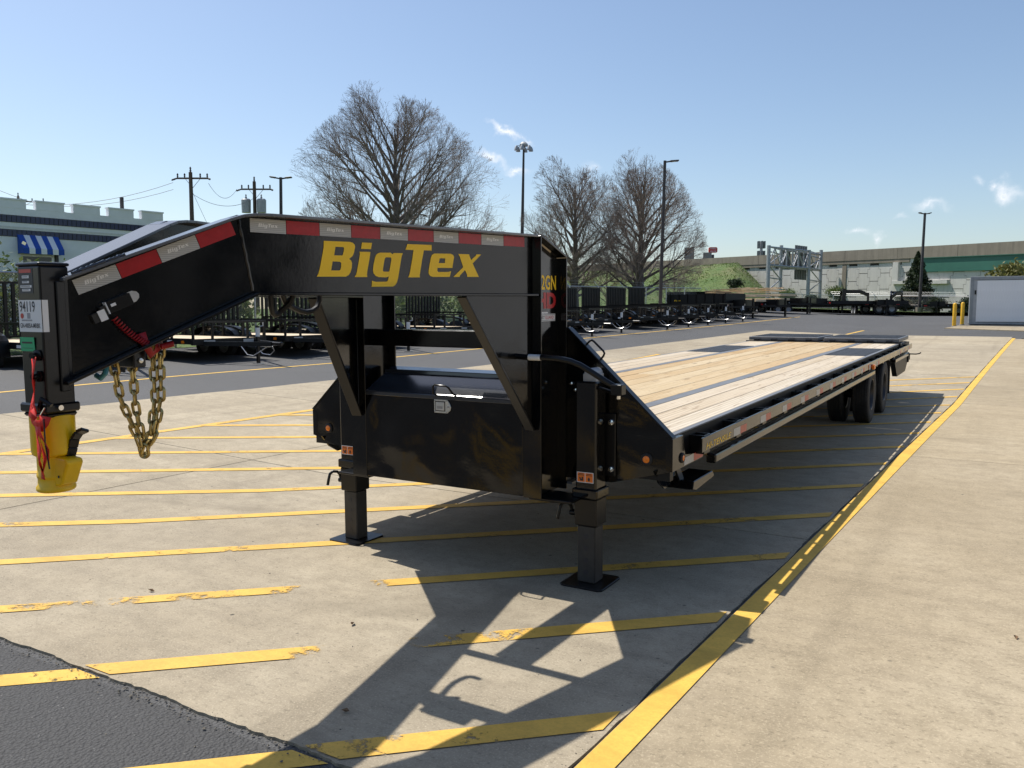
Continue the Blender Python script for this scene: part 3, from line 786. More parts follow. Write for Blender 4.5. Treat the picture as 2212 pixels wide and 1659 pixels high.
for a, b in zip(pth, pth[1:]): g.bar(a, b, .034, .012, (1, 0, -.4))
g.build('latch_handle', 'black_satin', coup, bevel=.003)
g = G()
for z, x in ((.985, .022), (.982, .066)): g.lathe([(0, 0), (.0045, 0), (.0045, .001), (0, .001)], (x, cy - (.053 if x < .04 else .028), z), (0, -1, 0), 10)
g.build('latch_hole', 'decal_ink', coup)
G().tube([(.050, -2.60, 1.222), (.078, -2.632, 1.216), (.088, -2.635, 1.224), (.070, -2.64, 1.20), (.052, -2.645, 1.196)], .0028, 6).build('clip_pin', 'chrome', TR, True)
G().lathe([(0, 0), (.009, 0), (.009, .012), (0, .012)], (.076, -2.58, 1.218), (1, 0, 0), 12).build('bolt', 'chrome', TR)
for z in (1.395, 1.325):
    G().lathe([(0, 0), (.019, 0), (.019, .008), (.010, .010), (.010, .03), (0, .03)], (.035, -2.616, z), (.3, -1, 0), 10).build('set_bolt', 'black_satin', TR, True)
G().tube([(.04, -2.627, 1.215), (.07, -2.634, 1.252), (.10, -2.62, 1.23)], .008, 8).build('collar_weld', 'black_satin', TR, True)
# ribbon tied to the coupler
def strip(path, w, upv, mat, name, parent):
    g = G(); vs = []
    for i, (p, tw) in enumerate(path):
        p = Vector(p); d = (Vector(path[min(i + 1, len(path) - 1)][0]) - Vector(path[max(i - 1, 0)][0])).normalized()
        s_ = d.cross(Vector(upv)).normalized(); s_ = Matrix.Rotation(tw, 3, d) @ s_
        vs += [p - s_ * w / 2, p + s_ * w / 2]
    g.add(vs, [(2 * i, 2 * i + 1, 2 * i + 3, 2 * i + 2) for i in range(len(path) - 1)])
    o = g.build(name, mat, parent, True, recalc=False)
    so = o.modifiers.new('thick', 'SOLIDIFY'); so.thickness = .0012
    return o
fy = -2.650
def ribbon(pts, w): strip([((x, y, z), t) for x, y, z, t in pts], w, (0, 1, 0), 'ribbon', 'ribbon', TR)
ribbon([(.044, -2.636, 1.390, .1), (.046, -2.640, 1.36, .3), (.044, -2.641, 1.31, .8), (.038, -2.641, 1.26, .4), (.036, -2.645, 1.235, .2), (.042, fy, 1.200, -.3), (.054, fy, 1.178, .3)], .034)
ribbon([(.036, fy, 1.215, .1), (.050, fy, 1.182, 0), (.070, fy - .004, 1.168, .3), (.092, fy - .004, 1.166, .1), (.106, fy, 1.180, .2), (.108, fy + .004, 1.198, .5)], .040)
ribbon([(.068, fy, 1.170, 0), (.072, fy - .006, 1.125, .4), (.076, fy - .004, 1.08, .15), (.086, fy - .01, 1.04, .7), (.088, fy - .004, .988, .2)], .036)
ribbon([(.074, fy, 1.168, .2), (.088, fy - .006, 1.115, .5), (.100, fy, 1.06, .2), (.094, fy - .006, 1.015, .5)], .034)
ribbon([(.082, fy, 1.165, .2), (.098, fy - .006, 1.13, .8), (.112, fy + .004, 1.085, .2), (.122, fy, 1.050, .5)], .024)
G().tube([(.108, -2.652, 1.190), (.112, -2.655, 1.11), (.120, -2.65, 1.025)], .0026, 5).build('cable_tie', 'cable_black', TR)

# stickers on the coupler tube front
FY = -2.6158
d1 = decal('sticker', 'decal_ink', basis((-.052, FY, 1.60), (1, 0, 0), (0, 0, 1)), .080, .084, TR)
decal('sticker_panel', 'decal_red', basis((.002, .068, .0006), (1, 0, 0), (0, 1, 0)), .070, .012, d1)
for x0, y0, w0, h0 in ((.018, .050, .040, .009), (.018, .034, .040, .007), (.006, .019, .066, .008), (.016, .007, .048, .008)):
    decal('sticker_panel', 'decal_white', basis((x0, y0, .0006), (1, 0, 0), (0, 1, 0)), w0, h0, d1)
for x0, y0, w0 in ((.021, .053, .034), (.022, .0365, .030), (.010, .0220, .056), (.020, .0100, .040)):
    for k in range(int(w0 / .0045)):
        decal('sticker_print', 'decal_grey', basis((x0 + k * .0045, y0, .0012), (1, 0, 0), (0, 1, 0)), .0030, .0035, d1)
d2 = decal('stock_label', 'decal_white', basis((-.0665, FY, 1.472), (1, 0, 0), (0, 0, 1)), .1335, .106, TR)
decal('label_wrap', 'decal_white', basis((.0668, FY + .004, 1.472), (0, 1, 0), (0, 0, 1)), .020, .106, TR)
put('label_lettering', text_mesh('94119', .090, .036, 'decal_ink', .01), basis((.008, .066, .0006), (1, 0, 0), (0, 1, 0)), d2)
put('label_lettering', text_mesh('GN-4005A-MRBK', .118, .016, 'decal_ink', .012), basis((.006, .013, .0006), (1, 0, 0), (0, 1, 0)), d2)
put('label_dot', G().lathe([(0, 0), (.009, 0), (.009, .0005), (0, .0005)], (0, 0, 0), (0, 0, 1), 16).mesh('label_dot', 'decal_red'), basis((.020, .053, .0006), (1, 0, 0), (0, 1, 0)), d2)
decal('label_print', 'decal_grey', basis((.050, .044, .0006), (1, 0, 0), (0, 1, 0)), .018, .019, d2)
decal('label_print', 'decal_grey', basis((.016, .036, .0006), (1, 0, 0), (0, 1, 0)), .062, .005, d2)
d3 = decal('inspection_tag', 'decal_green', basis((-.060, FY - .003, 1.407), (1, .02, 0), (0, -.05, 1)), .080, .047, TR)
decal('tag_print', 'decal_ink', basis((.010, .026, .0006), (1, 0, 0), (0, 1, 0)), .058, .006, d3)
decal('tag_print', 'decal_ink', basis((.008, .010, .0006), (1, 0, 0), (0, 1, 0)), .060, .0012, d3)

# breakaway battery box, tag and coiled cable on the right neck
ex = Vector((.2425, .9701, 0)) * .925 + Vector((0, 0, .38)); ex.normalize()
ey = Vector((0, 0, 1)) - ex * ex.z
B_ = basis(Wp(-2.40, 1.532, .006), ex, ey)
bk = put('breakaway_plate', G().prism([(.02, 0, 0), (.108, 0, 0), (.122, .008, 0), (.127, .02, 0), (.122, .032, 0), (.108, .040, 0), (.02, .040, 0)], (0, 0, .003)).mesh('breakaway_plate', 'galvanised'), B_, TR)
b2 = put('breakaway_box', G().box(0, .088, -.002, .040, .003, .030).mesh('breakaway_box', 'black_satin'), B_, TR)
put('box_edge', G().box(-.003, 0, -.002, .040, .004, .031).mesh('box_edge', 'decal_white'), Matrix.Identity(4), b2)
decal('sticker', 'decal_white', basis((.012, .018, .0306), (1, 0, 0), (0, 1, 0)), .018, .010, b2)
put('box_end', G().box(-.022, -.003, -.004, .030, .0, .020).mesh('box_end', 'cable_black'), Matrix.Identity(4), b2)
put('instruction_tag', G().box(0, .026, 0, .038, 0, .001).mesh('instruction_tag', 'decal_white'), basis(Wp(-2.428, 1.502, .03), ex, ey), TR)
put('switch_block', G().box(-.018, .004, 0, .032, 0, .02).mesh('switch_block', 'cable_black'), basis(Wp(-2.43, 1.503, .006), ex, ey), TR)
cp = []
A0, A1 = Wp(-2.385, 1.515, .022), Wp(-2.27, 1.415, .030)
ax = (A1 - A0).normalized(); s1 = ax.cross(N_).normalized()
for i in range(15 * 10 + 1):
    t = i / 150; an = 2 * math.pi * i / 10
    cp.append(A0.lerp(A1, t) + (s1 * math.cos(an) + N_ * math.sin(an)) * .0105 + Vector((0, 0, -.012 * math.sin(t * math.pi))))
G().tube(cp, .0028, 5).build('coiled_cable', 'cable_red', TR, True)
cp = []
A0, A1 = Wp(-2.235, 1.408, .03), Wp(-2.19, 1.418, .03)
for i in range(9 * 10 + 1):
    t = i / 90; an = 2 * math.pi * i / 10
    ax = (A1 - A0).normalized(); s1 = ax.cross(N_).normalized()
    cp.append(A0.lerp(A1, t) + (s1 * math.cos(an) + N_ * math.sin(an)) * .0095)
G().tube(cp, .0028, 5).build('coiled_cable', 'cable_red', TR, True)
cc = Wp(-2.27, 1.40, .022)
strip([(tuple(cc + Vector((0, -.03, .06))), 0), (tuple(cc + Vector((0, -.018, .02))), .3), (tuple(cc + Vector((.004, .005, -.022))), .2), (tuple(cc + Vector((.004, .028, .0))), .5), (tuple(cc + Vector((0, .042, .035))), .2)], .028, N_, 'cable_red', 'ribbon', TR)
# safety chains: each a hanger with its links
def link_mesh():
    g = G(); pts = []
    L_, Wd = .044, .0150
    for k in range(20):
        a = 2 * math.pi * k / 20
        pts.append(Vector((Wd * math.cos(a), 0, (L_ / 2) * (1 if math.sin(a) >= 0 else -1) * .55 + .0155 * math.sin(a) * .9)))
    n_ = 6; vs = []; m_ = len(pts)
    for i, p in enumerate(pts):
        d = (pts[(i + 1) % m_] - pts[i - 1]).normalized(); x = Vector((0, 1, 0)); y = x.cross(d)
        for k in range(n_):
            a = 2 * math.pi * k / n_; vs.append(p + (x * math.cos(a) + y * math.sin(a)) * .0058)
    g.add(vs, [(i * n_ + k, i * n_ + (k + 1) % n_, ((i + 1) % m_) * n_ + (k + 1) % n_, ((i + 1) % m_) * n_ + k) for i in range(m_) for k in range(n_)])
    return g.mesh('chain_link', 'chain_zinc', True)
lm_ = link_mesh()
bx, by, bz = .075, -2.272, 1.026
def chain(pts, parent_name):
    # polyline sampled at link pitch
    seg = [Vector(p) for p in pts]
    hook = G().tube([seg[0] + Vector((0, 0, .05)), seg[0] + Vector((0, 0, .004))], .007, 6).build(parent_name, 'chain_zinc', TR, True)
    acc_, pos, out = 0.0, seg[0].copy(), []
    pitch = .0405; carry = 0.0
    for a, b in zip(seg, seg[1:]):
        L_ = (b - a).length; t = carry
        while t < L_:
            out.append((a + (b - a) * (t / L_), (b - a).normalized())); t += pitch
        carry = t - L_
    for i, (p, d) in enumerate(out):
        z = -d; ref = Vector((math.cos(YAW), math.sin(YAW), 0)) if i % 2 == 0 else Vector((-math.sin(YAW), math.cos(YAW), 0))
        ref = (Matrix.Rotation(.35 * math.sin(i * 2.7), 3, 'Z') @ ref)
        y = z.cross(ref).normalized(); x = y.cross(z)
        M = Matrix(((x.x, y.x, z.x, p.x), (x.y, y.y, z.y, p.y), (x.z, y.z, z.z, p.z), (0, 0, 0, 1)))
        put('chain_link', lm_, M, hook)
chain([(.060, -2.362, 1.335), (.062, -2.345, 1.22), (.070, -2.300, 1.10), (bx, by - .008, bz)], 'safety_chain')
chain([(.080, -2.305, 1.345), (.080, -2.300, 1.20), (.080, -2.284, 1.08), (bx + .004, by, bz - .012)], 'safety_chain')
chain([(.085, -2.222, 1.385), (.085, -2.222, 1.22), (.082, -2.240, 1.09), (bx, by + .008, bz)], 'safety_chain')
chain([(.100, -2.200, 1.390), (.098, -2.205, 1.22), (.090, -2.230, 1.10), (bx + .002, by + .012, bz + .01)], 'safety_chain')
G().tube([(.02, -2.36, 1.37), (.05, -2.385, 1.345), (.055, -2.395, 1.318), (.035, -2.40, 1.30), (.01, -2.40, 1.31)], .010, 8).build('chain_hook', 'hook_blue', TR, True)
g = G(); g.box(.03, .12, -2.325, -2.275, 1.335, 1.405); g.build('chain_bracket', 'black_satin', TR, bevel=.004)
G().lathe([(0, 0), (.010, 0), (.009, .006), (0, .008)], (.121, -2.30, 1.36), (1, 0, 0), 14).build('bolt', 'zinc', TR, True)

# ------------------------------------------------------------------ toolbox between the uprights
fr = -.306
g = G(); g.box(-.557, .557, fr, -.02, .500, 1.012)
tb = g.build('toolbox', 'black_panel', TR, bevel=.003)
g = G()
sec = [(fr - .006, 1.006), (fr - .006, 1.030), (-.304, 1.036), (-.125, 1.126), (-.122, 1.150), (-.030, 1.162), (-.020, 1.150), (-.020, 1.012)]
g.prism([(-.553, y, z) for y, z in sec], (1.106, 0, 0)); g.build('lid', 'black_top', tb, bevel=.003)
G().tube([(-.018, -.31, 1.030), (-.014, -.345, 1.045), (-.008, -.355, 1.088), (.004, -.355, 1.095), (.085, -.355, 1.090), (.097, -.352, 1.083), (.112, -.33, 1.045), (.116, -.305, 1.035)], .006, 8).build('lid_handle', 'black_satin', tb, True)
lp = [(-.035, .928), (.058, .928), (.078, .945), (.084, .965), (.074, .988), (.058, 1.006), (-.035, 1.006)]
la = G().prism([(x, fr - .001, z) for x, z in lp], (0, -.004, 0)).build('latch', 'zinc', tb, bevel=.0015)
G().box(-.026, .044, fr - .0058, fr - .0045, .938, .997).build('latch_recess', 'decal_ink', la)
g = G(); g.box(-.021, .039, fr - .0090, fr - .0059, .943, .992); g.build('latch_paddle', 'galvanised', la, bevel=.002)
G().box(-.010, .028, fr - .0105, fr - .0091, .953, .968).build('latch_slot', 'decal_grey', la)
for x, z in ((-.028, .935), (-.028, .999), (.052, .935), (.052, .999)):
    G().lathe([(0, 0), (.004, 0), (.003, .003), (0, .003)], (x, fr - .005, z), (0, -1, 0), 8).build('rivet', 'chrome', la)
G().lathe([(0, 0), (.007, 0), (.006, .003), (0, .003)], (.066, fr - .005, .966), (0, -1, 0), 12).build('latch_lock', 'chrome', la)
# front wing plates with sloped edge
for s in (1, -1):
    g = G(); poly = [(.672, 1.416), (1.295, .832), (1.295, .655), (.950, .562), (.60, .562), (.60, 1.416)]
    g.prism([(s * x, .001, z) for x, z in poly], (0, .008, 0))
    wg = g.build('front_wing_plate', 'black_panel', TR)
    g = G(); a, b = Vector((s * .672, 0, 1.416)), Vector((s * 1.297, 0, .832))
    nrm = Vector((s * (1.416 - .832), 0, 1.297 - .672)).normalized()
    g.prism([a + Vector((0, -.006, 0)), b + Vector((0, -.006, 0)), b + Vector((0, .05, 0)), a + Vector((0, .05, 0))], nrm * .009)
    g.build('wing_edge', 'black_satin', TR, bevel=.002)
    x, z = s * 1.155, .712
    lt = G().lathe([(.017, 0), (.034, 0), (.034, .006), (.028, .012), (.021, .012), (.017, .008)], (x, .001, z), (0, -1, 0), 28).build('marker_light', 'rubber', TR, True)
    G().lathe([(0, .003), (.0215, .003), (.019, .012), (.010, .015), (0, .0155)], (x, .001, z), (0, -1, 0), 24).build('lens', 'amber', lt, True)
    # grab hoop
    G().tube([(s * .771, .025, 1.318), (s * .800, .025, 1.345), (s * .813, .025, 1.350), (s * .826, .025, 1.342), (s * .884, .025, 1.290), (s * .890, .025, 1.278), (s * .884, .025, 1.264), (s * .861, .025, 1.236)], .0062, 8).build('grab_handle', 'black_satin', TR, True)
# jack mounting plate, bolts and warning decal
for s in (1, -1):
    g = G(); g.box(s * .955 - .075, s * .955 + .02, -.012, -.0, .60, .95); g.build('jack_mount', 'black_satin', TR, bevel=.004)
    for z in (.902, .639): G().lathe([(0, 0), (.019, 0), (.019, .005), (.015, .012), (0, .015)], (s * .952, -.012, z), (0, -1, 0), 14).build('bolt', 'chrome', TR, True)
d4 = decal('warning_decal', 'decal_white', basis((.872, -.105, .785), (.16, 1, 0), (0, 0, 1)), .07, .18, TR)
decal('decal_header', 'decal_orange', basis((.002, .162, .0006), (1, 0, 0), (0, 1, 0)), .066, .016, d4)
for i in range(9): decal('decal_line', 'decal_grey', basis((.006, .012 + i * .016, .0006), (1, 0, 0), (0, 1, 0)), .054 - .01 * (i % 3), .006, d4)

# ------------------------------------------------------------------ landing jacks
for s in (1, -1):
    jx, jy = s * .858, -.080
    q = .0635
    jk = G().box(jx - q, jx + q, jy - q, jy + q, .50, 1.135).build('landing_jack', 'black_paint', TR, bevel=.010, seg=2)
    G().box(jx - q - .014, jx + q + .014, jy - q - .014, jy + q + .014, .490, .545).build('jack_collar', 'black_paint', jk, bevel=.008, seg=2)
    G().box(jx - q - .004, jx + q + .004, jy - q - .004, jy + q + .004, .335, .489).build('jack_sleeve', 'black_satin', jk, bevel=.006)
    lq = .054
    G().box(jx - lq, jx + lq, jy - lq, jy + lq, .012, .334).build('drop_leg', 'jack_leg', jk, bevel=.006)
    for z in (.275, .208, .141, .074):
        G().lathe([(0, 0), (.0145, 0), (.0145, .0012), (0, .0012)], (jx, jy - lq, z), (0, -1, 0), 16).build('leg_hole', 'decal_ink', jk)
    g = G(); rr = .018
    fp = [(jx + a * .128 - (a * rr if k else 0), jy + b * .138 - (0 if k else b * rr)) for a, b, k in ((-1, -1, 0), (-1, -1, 1), (1, -1, 1), (1, -1, 0), (1, 1, 0), (1, 1, 1), (-1, 1, 1), (-1, 1, 0))]
    g.prism([(x, y, -.001 + (.0008 if s < 0 else 0)) for x, y in fp], (0, 0, .014)); g.build('foot_pad', 'black_satin', jk, bevel=.003)
    sx = jx - q - .004
    G().tube([(sx + .01, jy - .03, .395), (sx - .030, jy - .03, .395), (sx - .034, jy - .035, .43), (sx - .042, jy - .05, .452), (sx - .060, jy - .07, .455), (sx - .075, jy - .085, .44), (sx - .082, jy - .09, .405), (sx - .088, jy - .095, .365)], .0095, 10).build('pull_pin', 'black_satin', jk, True)
    G().lathe([(0, 0), (.017, 0), (.017, .045), (0, .045)], (sx + .004, jy - .03, .395), (-1, 0, 0), 14).build('pin_boss', 'black_satin', jk, True)
    d5 = decal('caution_sticker', 'decal_white', basis((jx - .052, jy - q - .0012, .578), (1, 0, 0), (0, 0, 1)), .100, .058, jk)
    for k in range(2):
        pn = decal('caution_panel', 'decal_orange', basis((.004 + k * .048, .004, .0006), (1, 0, 0), (0, 1, 0)), .044, .050, d5)
        if k == 0:
            put('caution_symbol', G().prism([(0.006, .022, 0), (.012, .024, 0), (.020, .010, 0), (.022, .026, 0), (.030, .026, 0), (.031, .004, 0), (.014, .004, 0)], (0, 0, .0004)).mesh('caution_symbol', 'decal_ink'), basis((.008, .006, .0012), (1, 0, 0), (0, 1, 0)), d5)
        else:
            put('caution_symbol', G().prism([(0, 0, 0), (.010, 0, 0), (.012, .012, 0), (.008, .020, 0), (.003, .020, 0), (-.002, .012, 0)], (0, 0, .0004)).mesh('caution_symbol', 'decal_ink'), basis((.068, .010, .0012), (1, 0, 0), (0, 1, 0)), d5)
        decal('caution_line', 'decal_ink', basis((.008 + k * .048, .040, .0012), (1, 0, 0), (0, 1, 0)), .036, .003, d5)
        decal('caution_line', 'decal_ink', basis((.012 + k * .048, .047, .0012), (1, 0, 0), (0, 1, 0)), .028, .003, d5)
    gb = G(); gb.box(jx - .025, jx + .055, jy - .05, jy + .05, 1.12, 1.175); gb.lathe([(0, -.052), (.034, -.052), (.034, .052), (0, .052)], (jx + .015, jy, 1.172), (0, 1, 0), 16)
    gb.build('gearbox', 'steel_grey', jk, True, bevel=.003)
# crank handle folded across the right upright
ck = G().tube([(1.135, -.345, 1.126), (1.075, -.36, 1.162), (1.005, -.375, 1.206), (.945, -.39, 1.242), (.895, -.405, 1.262), (.835, -.42, 1.274), (.741, -.42, 1.277), (.659, -.42, 1.276), (.590, -.42, 1.279), (.545, -.42, 1.288), (.505, -.42, 1.302)], .0155, 12).build('crank_handle', 'black_satin', TR, True)
G().tube([(.515, -.42, 1.297), (.462, -.42, 1.324), (.415, -.42, 1.348)], [.018, .022, .022], 14).build('crank_grip', 'black_paint', ck, True)
G().tube([(.452, -.44, 1.335), (.470, -.444, 1.372), (.478, -.444, 1.382), (.488, -.444, 1.372), (.470, -.444, 1.33)], .003, 6).build('crank_clip', 'cable_black', ck, True)
G().box(1.105, 1.165, -.375, -.315, 1.095, 1.150).build('crank_bracket', 'black_satin', ck, bevel=.004)
G().tube([(1.14, -.35, 1.10), (.93, -.12, 1.10)], .010, 8).build('crank_shaft', 'black_satin', ck, True)
G().lathe([(0, 0), (.011, 0), (.011, .016), (0, .016)], (1.135, -.345, 1.075), (0, 0, 1), 6).build('bolt', 'chrome', ck)
d6 = put('crank_label', G().lathe([(.0160, 0), (.0160, .072)], (0, 0, 0), (1, 0, 0), 16).mesh('crank_label', 'decal_white', True), Matrix.Translation((.662, -.42, 1.2762)), TR)
for x, z in ((.725, 1.07), (.700, 1.105), (.60, 1.105)): G().lathe([(0, 0), (.010, 0), (.010, .008), (0, .010)], (x, -.001, z), (0, -1, 0), 6).build('bolt', 'chrome', TR)

# ------------------------------------------------------------------ deck
rd = random.Random(5)
def planks(x0, x1, y0, y1, mat='pine'):
    y = y0
    while y < y1 - .01:
        e = y + rd.choice((3.05, 3.66, 4.27, 4.88))
        if y1 - e < 1.2: e = y1
        dz = rd.uniform(-.0015, .0012)
        me = G().box(x0, x1, y + .0012, e - .0012, H - .038 + dz, H + dz).mesh('plank', mat)
        link('plank', me, TR, .003)
        y = e
for i in range(6):
    planks(-.598 + i * .1998 + .0022, -.598 + (i + 1) * .1998 - .0022, .02, 11.0)
for s in (1, -1):
    for i in range(3):
        a, b = sorted((s * (.704 + i * .1735 + .0022), s * (.704 + (i + 1) * .1735 - .0022)))
        planks(a, b, .02, 7.49, 'pine_pale'); planks(a, b, 9.42, 11.0, 'pine_pale')
    a, b = sorted((s * .604, s * .698))
    mr = G(); mr.box(a, b, .012, 11.6, H - .012, H + .0006); m_ = s * .651; mr.box(m_ - .005, m_ + .005, .012, 11.6, .535, H - .012); mr.box(a, b, .012, 11.6, .522, .535)
    mr.build('main_rail', 'grey_top', TR)
    a, b = sorted((s * 1.2255, s * 1.262))
    sr = G(); sr.box(a, b, .010, 12.2, H - .010, H); a2, b2 = sorted((s * 1.252, s * 1.2615)); sr.build('deck_edge', 'grey_top', TR, bevel=.002); sr = G(); sr.box(a2, b2, .010, 12.2, .675, H - .0102); sr.box(a, b, .010, 12.2, .665, .675)
    sr.build('side_rail', 'black_frame', TR)
    # tread plates over the wheels
    a, b = sorted((s * .703, s * 1.2250))
    tp = G(); tp.box(a, b, 7.50, 9.41, H - .030, H - .003)
    tpo = tp.build('tread_plate', 'plate_dark', TR)
    rib = G().box(a + .01, b - .01, -.012, .012, 0, .006).mesh('tread_rib', 'plate_dark')
    for k in range(24): link('tread_rib', rib, tpo, loc=(0, 7.56 + k * .078, H - .0031))
    # stake pockets and pipe spools
    pk = G(); xi, xo = 1.2625, 1.3515
    for q in ((xi, xo, 0, .006), (xi, xo, .099, .105), (xi, xi + .005, .006, .099), (xo - .005, xo, .006, .099)):
        a, b = sorted((s * q[0], s * q[1])); pk.box(a, b, q[2], q[3], .695, .802)
    pme = pk.mesh('stake_pocket', 'black_satin')
    sp = G().lathe([(0, 0), (.019, 0), (.019, .088), (0, .088)], (s * 1.263, 0, .756), (s, 0, 0), 12).mesh('pipe_spool', 'black_satin', True)
    for k in range(18):
        y = .382 + .655 * k
        link('stake_pocket', pme, TR, loc=(0, y, 0))
        link('pipe_spool', sp, TR, loc=(0, y + .40, 0))
    a, b = sorted((s * 1.352, s * 1.361))
    G().box(a, b, .315, 12.15, .714, .798).build('rub_rail', 'black_paint', TR, bevel=.002)
    a, b = sorted((s * 1.272, s * 1.336))
    g = G(); g.box(a, b, .66, 7.62, .592, .650); g.build('winch_track', 'black_paint', TR, bevel=.010, seg=2)
    G().lathe([(0, 0), (.026, 0), (.026, .004), (.010, .004), (.010, .006), (0, .006)], (s * 1.304, .659, .62), (0, -1, 0), 18).build('track_end_cap', 'black_satin', TR, True)
    a, b = sorted((s * 1.272, s * 1.336))
    G().box(a, b, 9.95, 11.9, .592, .650).build('winch_track', 'black_paint', TR, bevel=.010, seg=2)
    # corner plate
    a, b = sorted((s * 1.2955, s * 1.3015))
    G().box(*sorted((s * 1.2625, s * 1.2953)), .0, .18, .66, .83).build('corner_block', 'black_paint', TR)
    G().prism([(a, 0, .832), (a, .16, .832), (a, .20, .72), (a, .30, .705), (a, .52, .705), (a, .52, .655), (a, .0, .655)], (b - a, 0, 0)).build('corner_plate', 'black_paint', TR)
    lt = G().lathe([(.013, 0), (.029, 0), (.029, .006), (.023, .011), (.017, .011), (.013, .007)], (s * 1.302, .145, .710), (s, 0, 0), 24).build('marker_light', 'rubber', TR, True)
    G().lathe([(0, .003), (.0175, .003), (.0155, .011), (.008, .014), (0, .0145)], (s * 1.302, .145, .710), (s, 0, 0), 22).build('lens', 'amber', lt, True)
# tape on the right side
def side_tape(x, y0, y1, z0, z1, mat):
    wedge('reflective_tape', mat, [Vector((x, y0, z0)), Vector((x, y1, z0)), Vector((x, y1, z1)), Vector((x, y0, z1))])
side_tape(1.3026, .186, .346, .660, .702, 'tape_white'); side_tape(1.3026, .347, .512, .660, .702, 'tape_red')
for k in range(17):
    y = .937 + .655 * k
    if 7.8 < y < 9.6: continue
    side_tape(1.3620, y, y + .148, .717, .766, 'tape_white'); side_tape(1.3620, y + .149, y + .295, .717, .766, 'tape_red')
put('side_lettering', text_mesh('HI-TENSILE', .49, .036, 'logo_yellow', .0, .25), basis((1.3620, .385, .722), (0, 1, 0), (0, 0, 1)), TR)
G().box(1.362, 1.40, 7.02, 7.12, .70, .76).build('side_marker', 'amber', TR, bevel=.008)
# crossmembers under the deck
cmx = G().box(-1.251, 1.251, -.02, .02, .705, .797).mesh('crossmember', 'black_frame')
for k in range(27): link('crossmember', cmx, TR, loc=(0, .25 + .41 * k, 0))
G().box(-1.284, 1.284, .0095, .06, .60, .834).build('front_channel', 'black_frame', TR)
# folding step under the front corner
for s in (1, -1):
    g = G(); xx = s * 1.20
    g.prism([(xx, -.02, .655), (xx, .05, .575), (xx, .13, .53), (xx, .22, .535), (xx, .30, .60), (xx, .34, .655)], (s * .012, 0, 0))
    st = g.build('folding_step', 'black_paint', TR)
    g = G(); a, b = sorted((s * 1.185, s * 1.335))
    g.prism([(a, .26, .560), (a, .60, .560), (a, .63, .535), (a, .62, .520), (a, .30, .500), (a, .24, .515)], (b - a, 0, 0)); g.build('step_tread', 'black_paint', st, bevel=.004)
    g = G(); g.bar((s * 1.25, .20, .655), (s * 1.25, .30, .54), .05, .012, (1, 0, 0)); g.build('step_arm', 'black_satin', st)
# wheels
TY = [(.205, -.085), (.250, -.100), (.325, -.106), (.368, -.099), (.386, -.085), (.3905, -.070)]
for w_ in (-.048, -.016, .016, .048):
    TY += [(.392, w_ - .009), (.382, w_ - .007), (.382, w_ + .007), (.392, w_ + .009)]
TY += [(.3905, .070), (.386, .085), (.368, .099), (.325, .106), (.250, .100), (.205, .085)]
tyre_me = G().lathe(TY, (0, 0, 0), (1, 0, 0), 56, closed=True).mesh('tyre', 'rubber', True)
lug = G()
for k in range(56):
    a = 2 * math.pi * k / 56
    for w_, sh in ((-.078, 0), (.078, .5), (-.032, .3), (.032, .8), (0, .1)):
        a2 = a + sh * 2 * math.pi / 56; r0 = .3895 if abs(w_) < .07 else .384
        p = Vector((w_, math.cos(a2) * r0, math.sin(a2) * r0)); nr = Vector((0, math.cos(a2), math.sin(a2))); tg = Vector((0, -math.sin(a2), math.cos(a2)))
        lug.add([p + Vector((i * .011, 0, 0)) + tg * j * .012 + nr * h for h in (0, .0045) for i, j in ((-1, -1), (1, -1), (1, 1), (-1, 1))], [(4, 5, 6, 7), (0, 1, 5, 4), (1, 2, 6, 5), (2, 3, 7, 6), (3, 0, 4, 7)])
lug_me = lug.mesh('tread_blocks', 'rubber')
rim_me = G().lathe([(.0, -.02), (.060, -.02), (.066, .03), (.10, .03), (.13, .01), (.175, -.035), (.185, -.05), (.19, .088), (.207, .092), (.212, .082), (.206, -.086), (.198, -.086), (.19, -.062), (.0, -.06)], (0, 0, 0), (1, 0, 0), 40).mesh('rim', 'rim_steel', True)
rimo_me = G().lathe([(.0, -.075), (.055, -.075), (.07, -.05), (.12, -.055), (.165, -.065), (.182, -.045), (.19, .075), (.203, .096), (.212, .098), (.217, .084), (.208, -.086), (.0, -.086)], (0, 0, 0), (1, 0, 0), 40).mesh('rim', 'rim_steel', True)
hub_me = G().lathe([(0, 0), (.055, 0), (.055, .05), (.04, .06), (0, .06)], (0, 0, 0), (1, 0, 0), 20).mesh('hub', 'black_satin', True)
for y in (7.96, 9.30):
    zc = .388 - .0122 * y
    G().tube([(-1.1, y, zc), (1.1, y, zc)], .06, 12).build('axle', 'black_frame', TR, True)
    for s in (1, -1):
        for x, rm in ((1.165, rimo_me), (.845, rim_me)):
            w = link('tyre', tyre_me, TR, loc=(s * x, y, zc)); 
            if s < 0: w.rotation_euler = (0, 0, math.pi)
            link('tread_blocks', lug_me, w); link('rim', rm, w)
            if x > 1: link('hub', hub_me, w, loc=(-.06, 0, 0))
        for k in range(1): G().box(*sorted((s * 1.00, s * 1.01)), y - .42, y + .42, .60, .664).build('fender_liner', 'black_frame', TR)
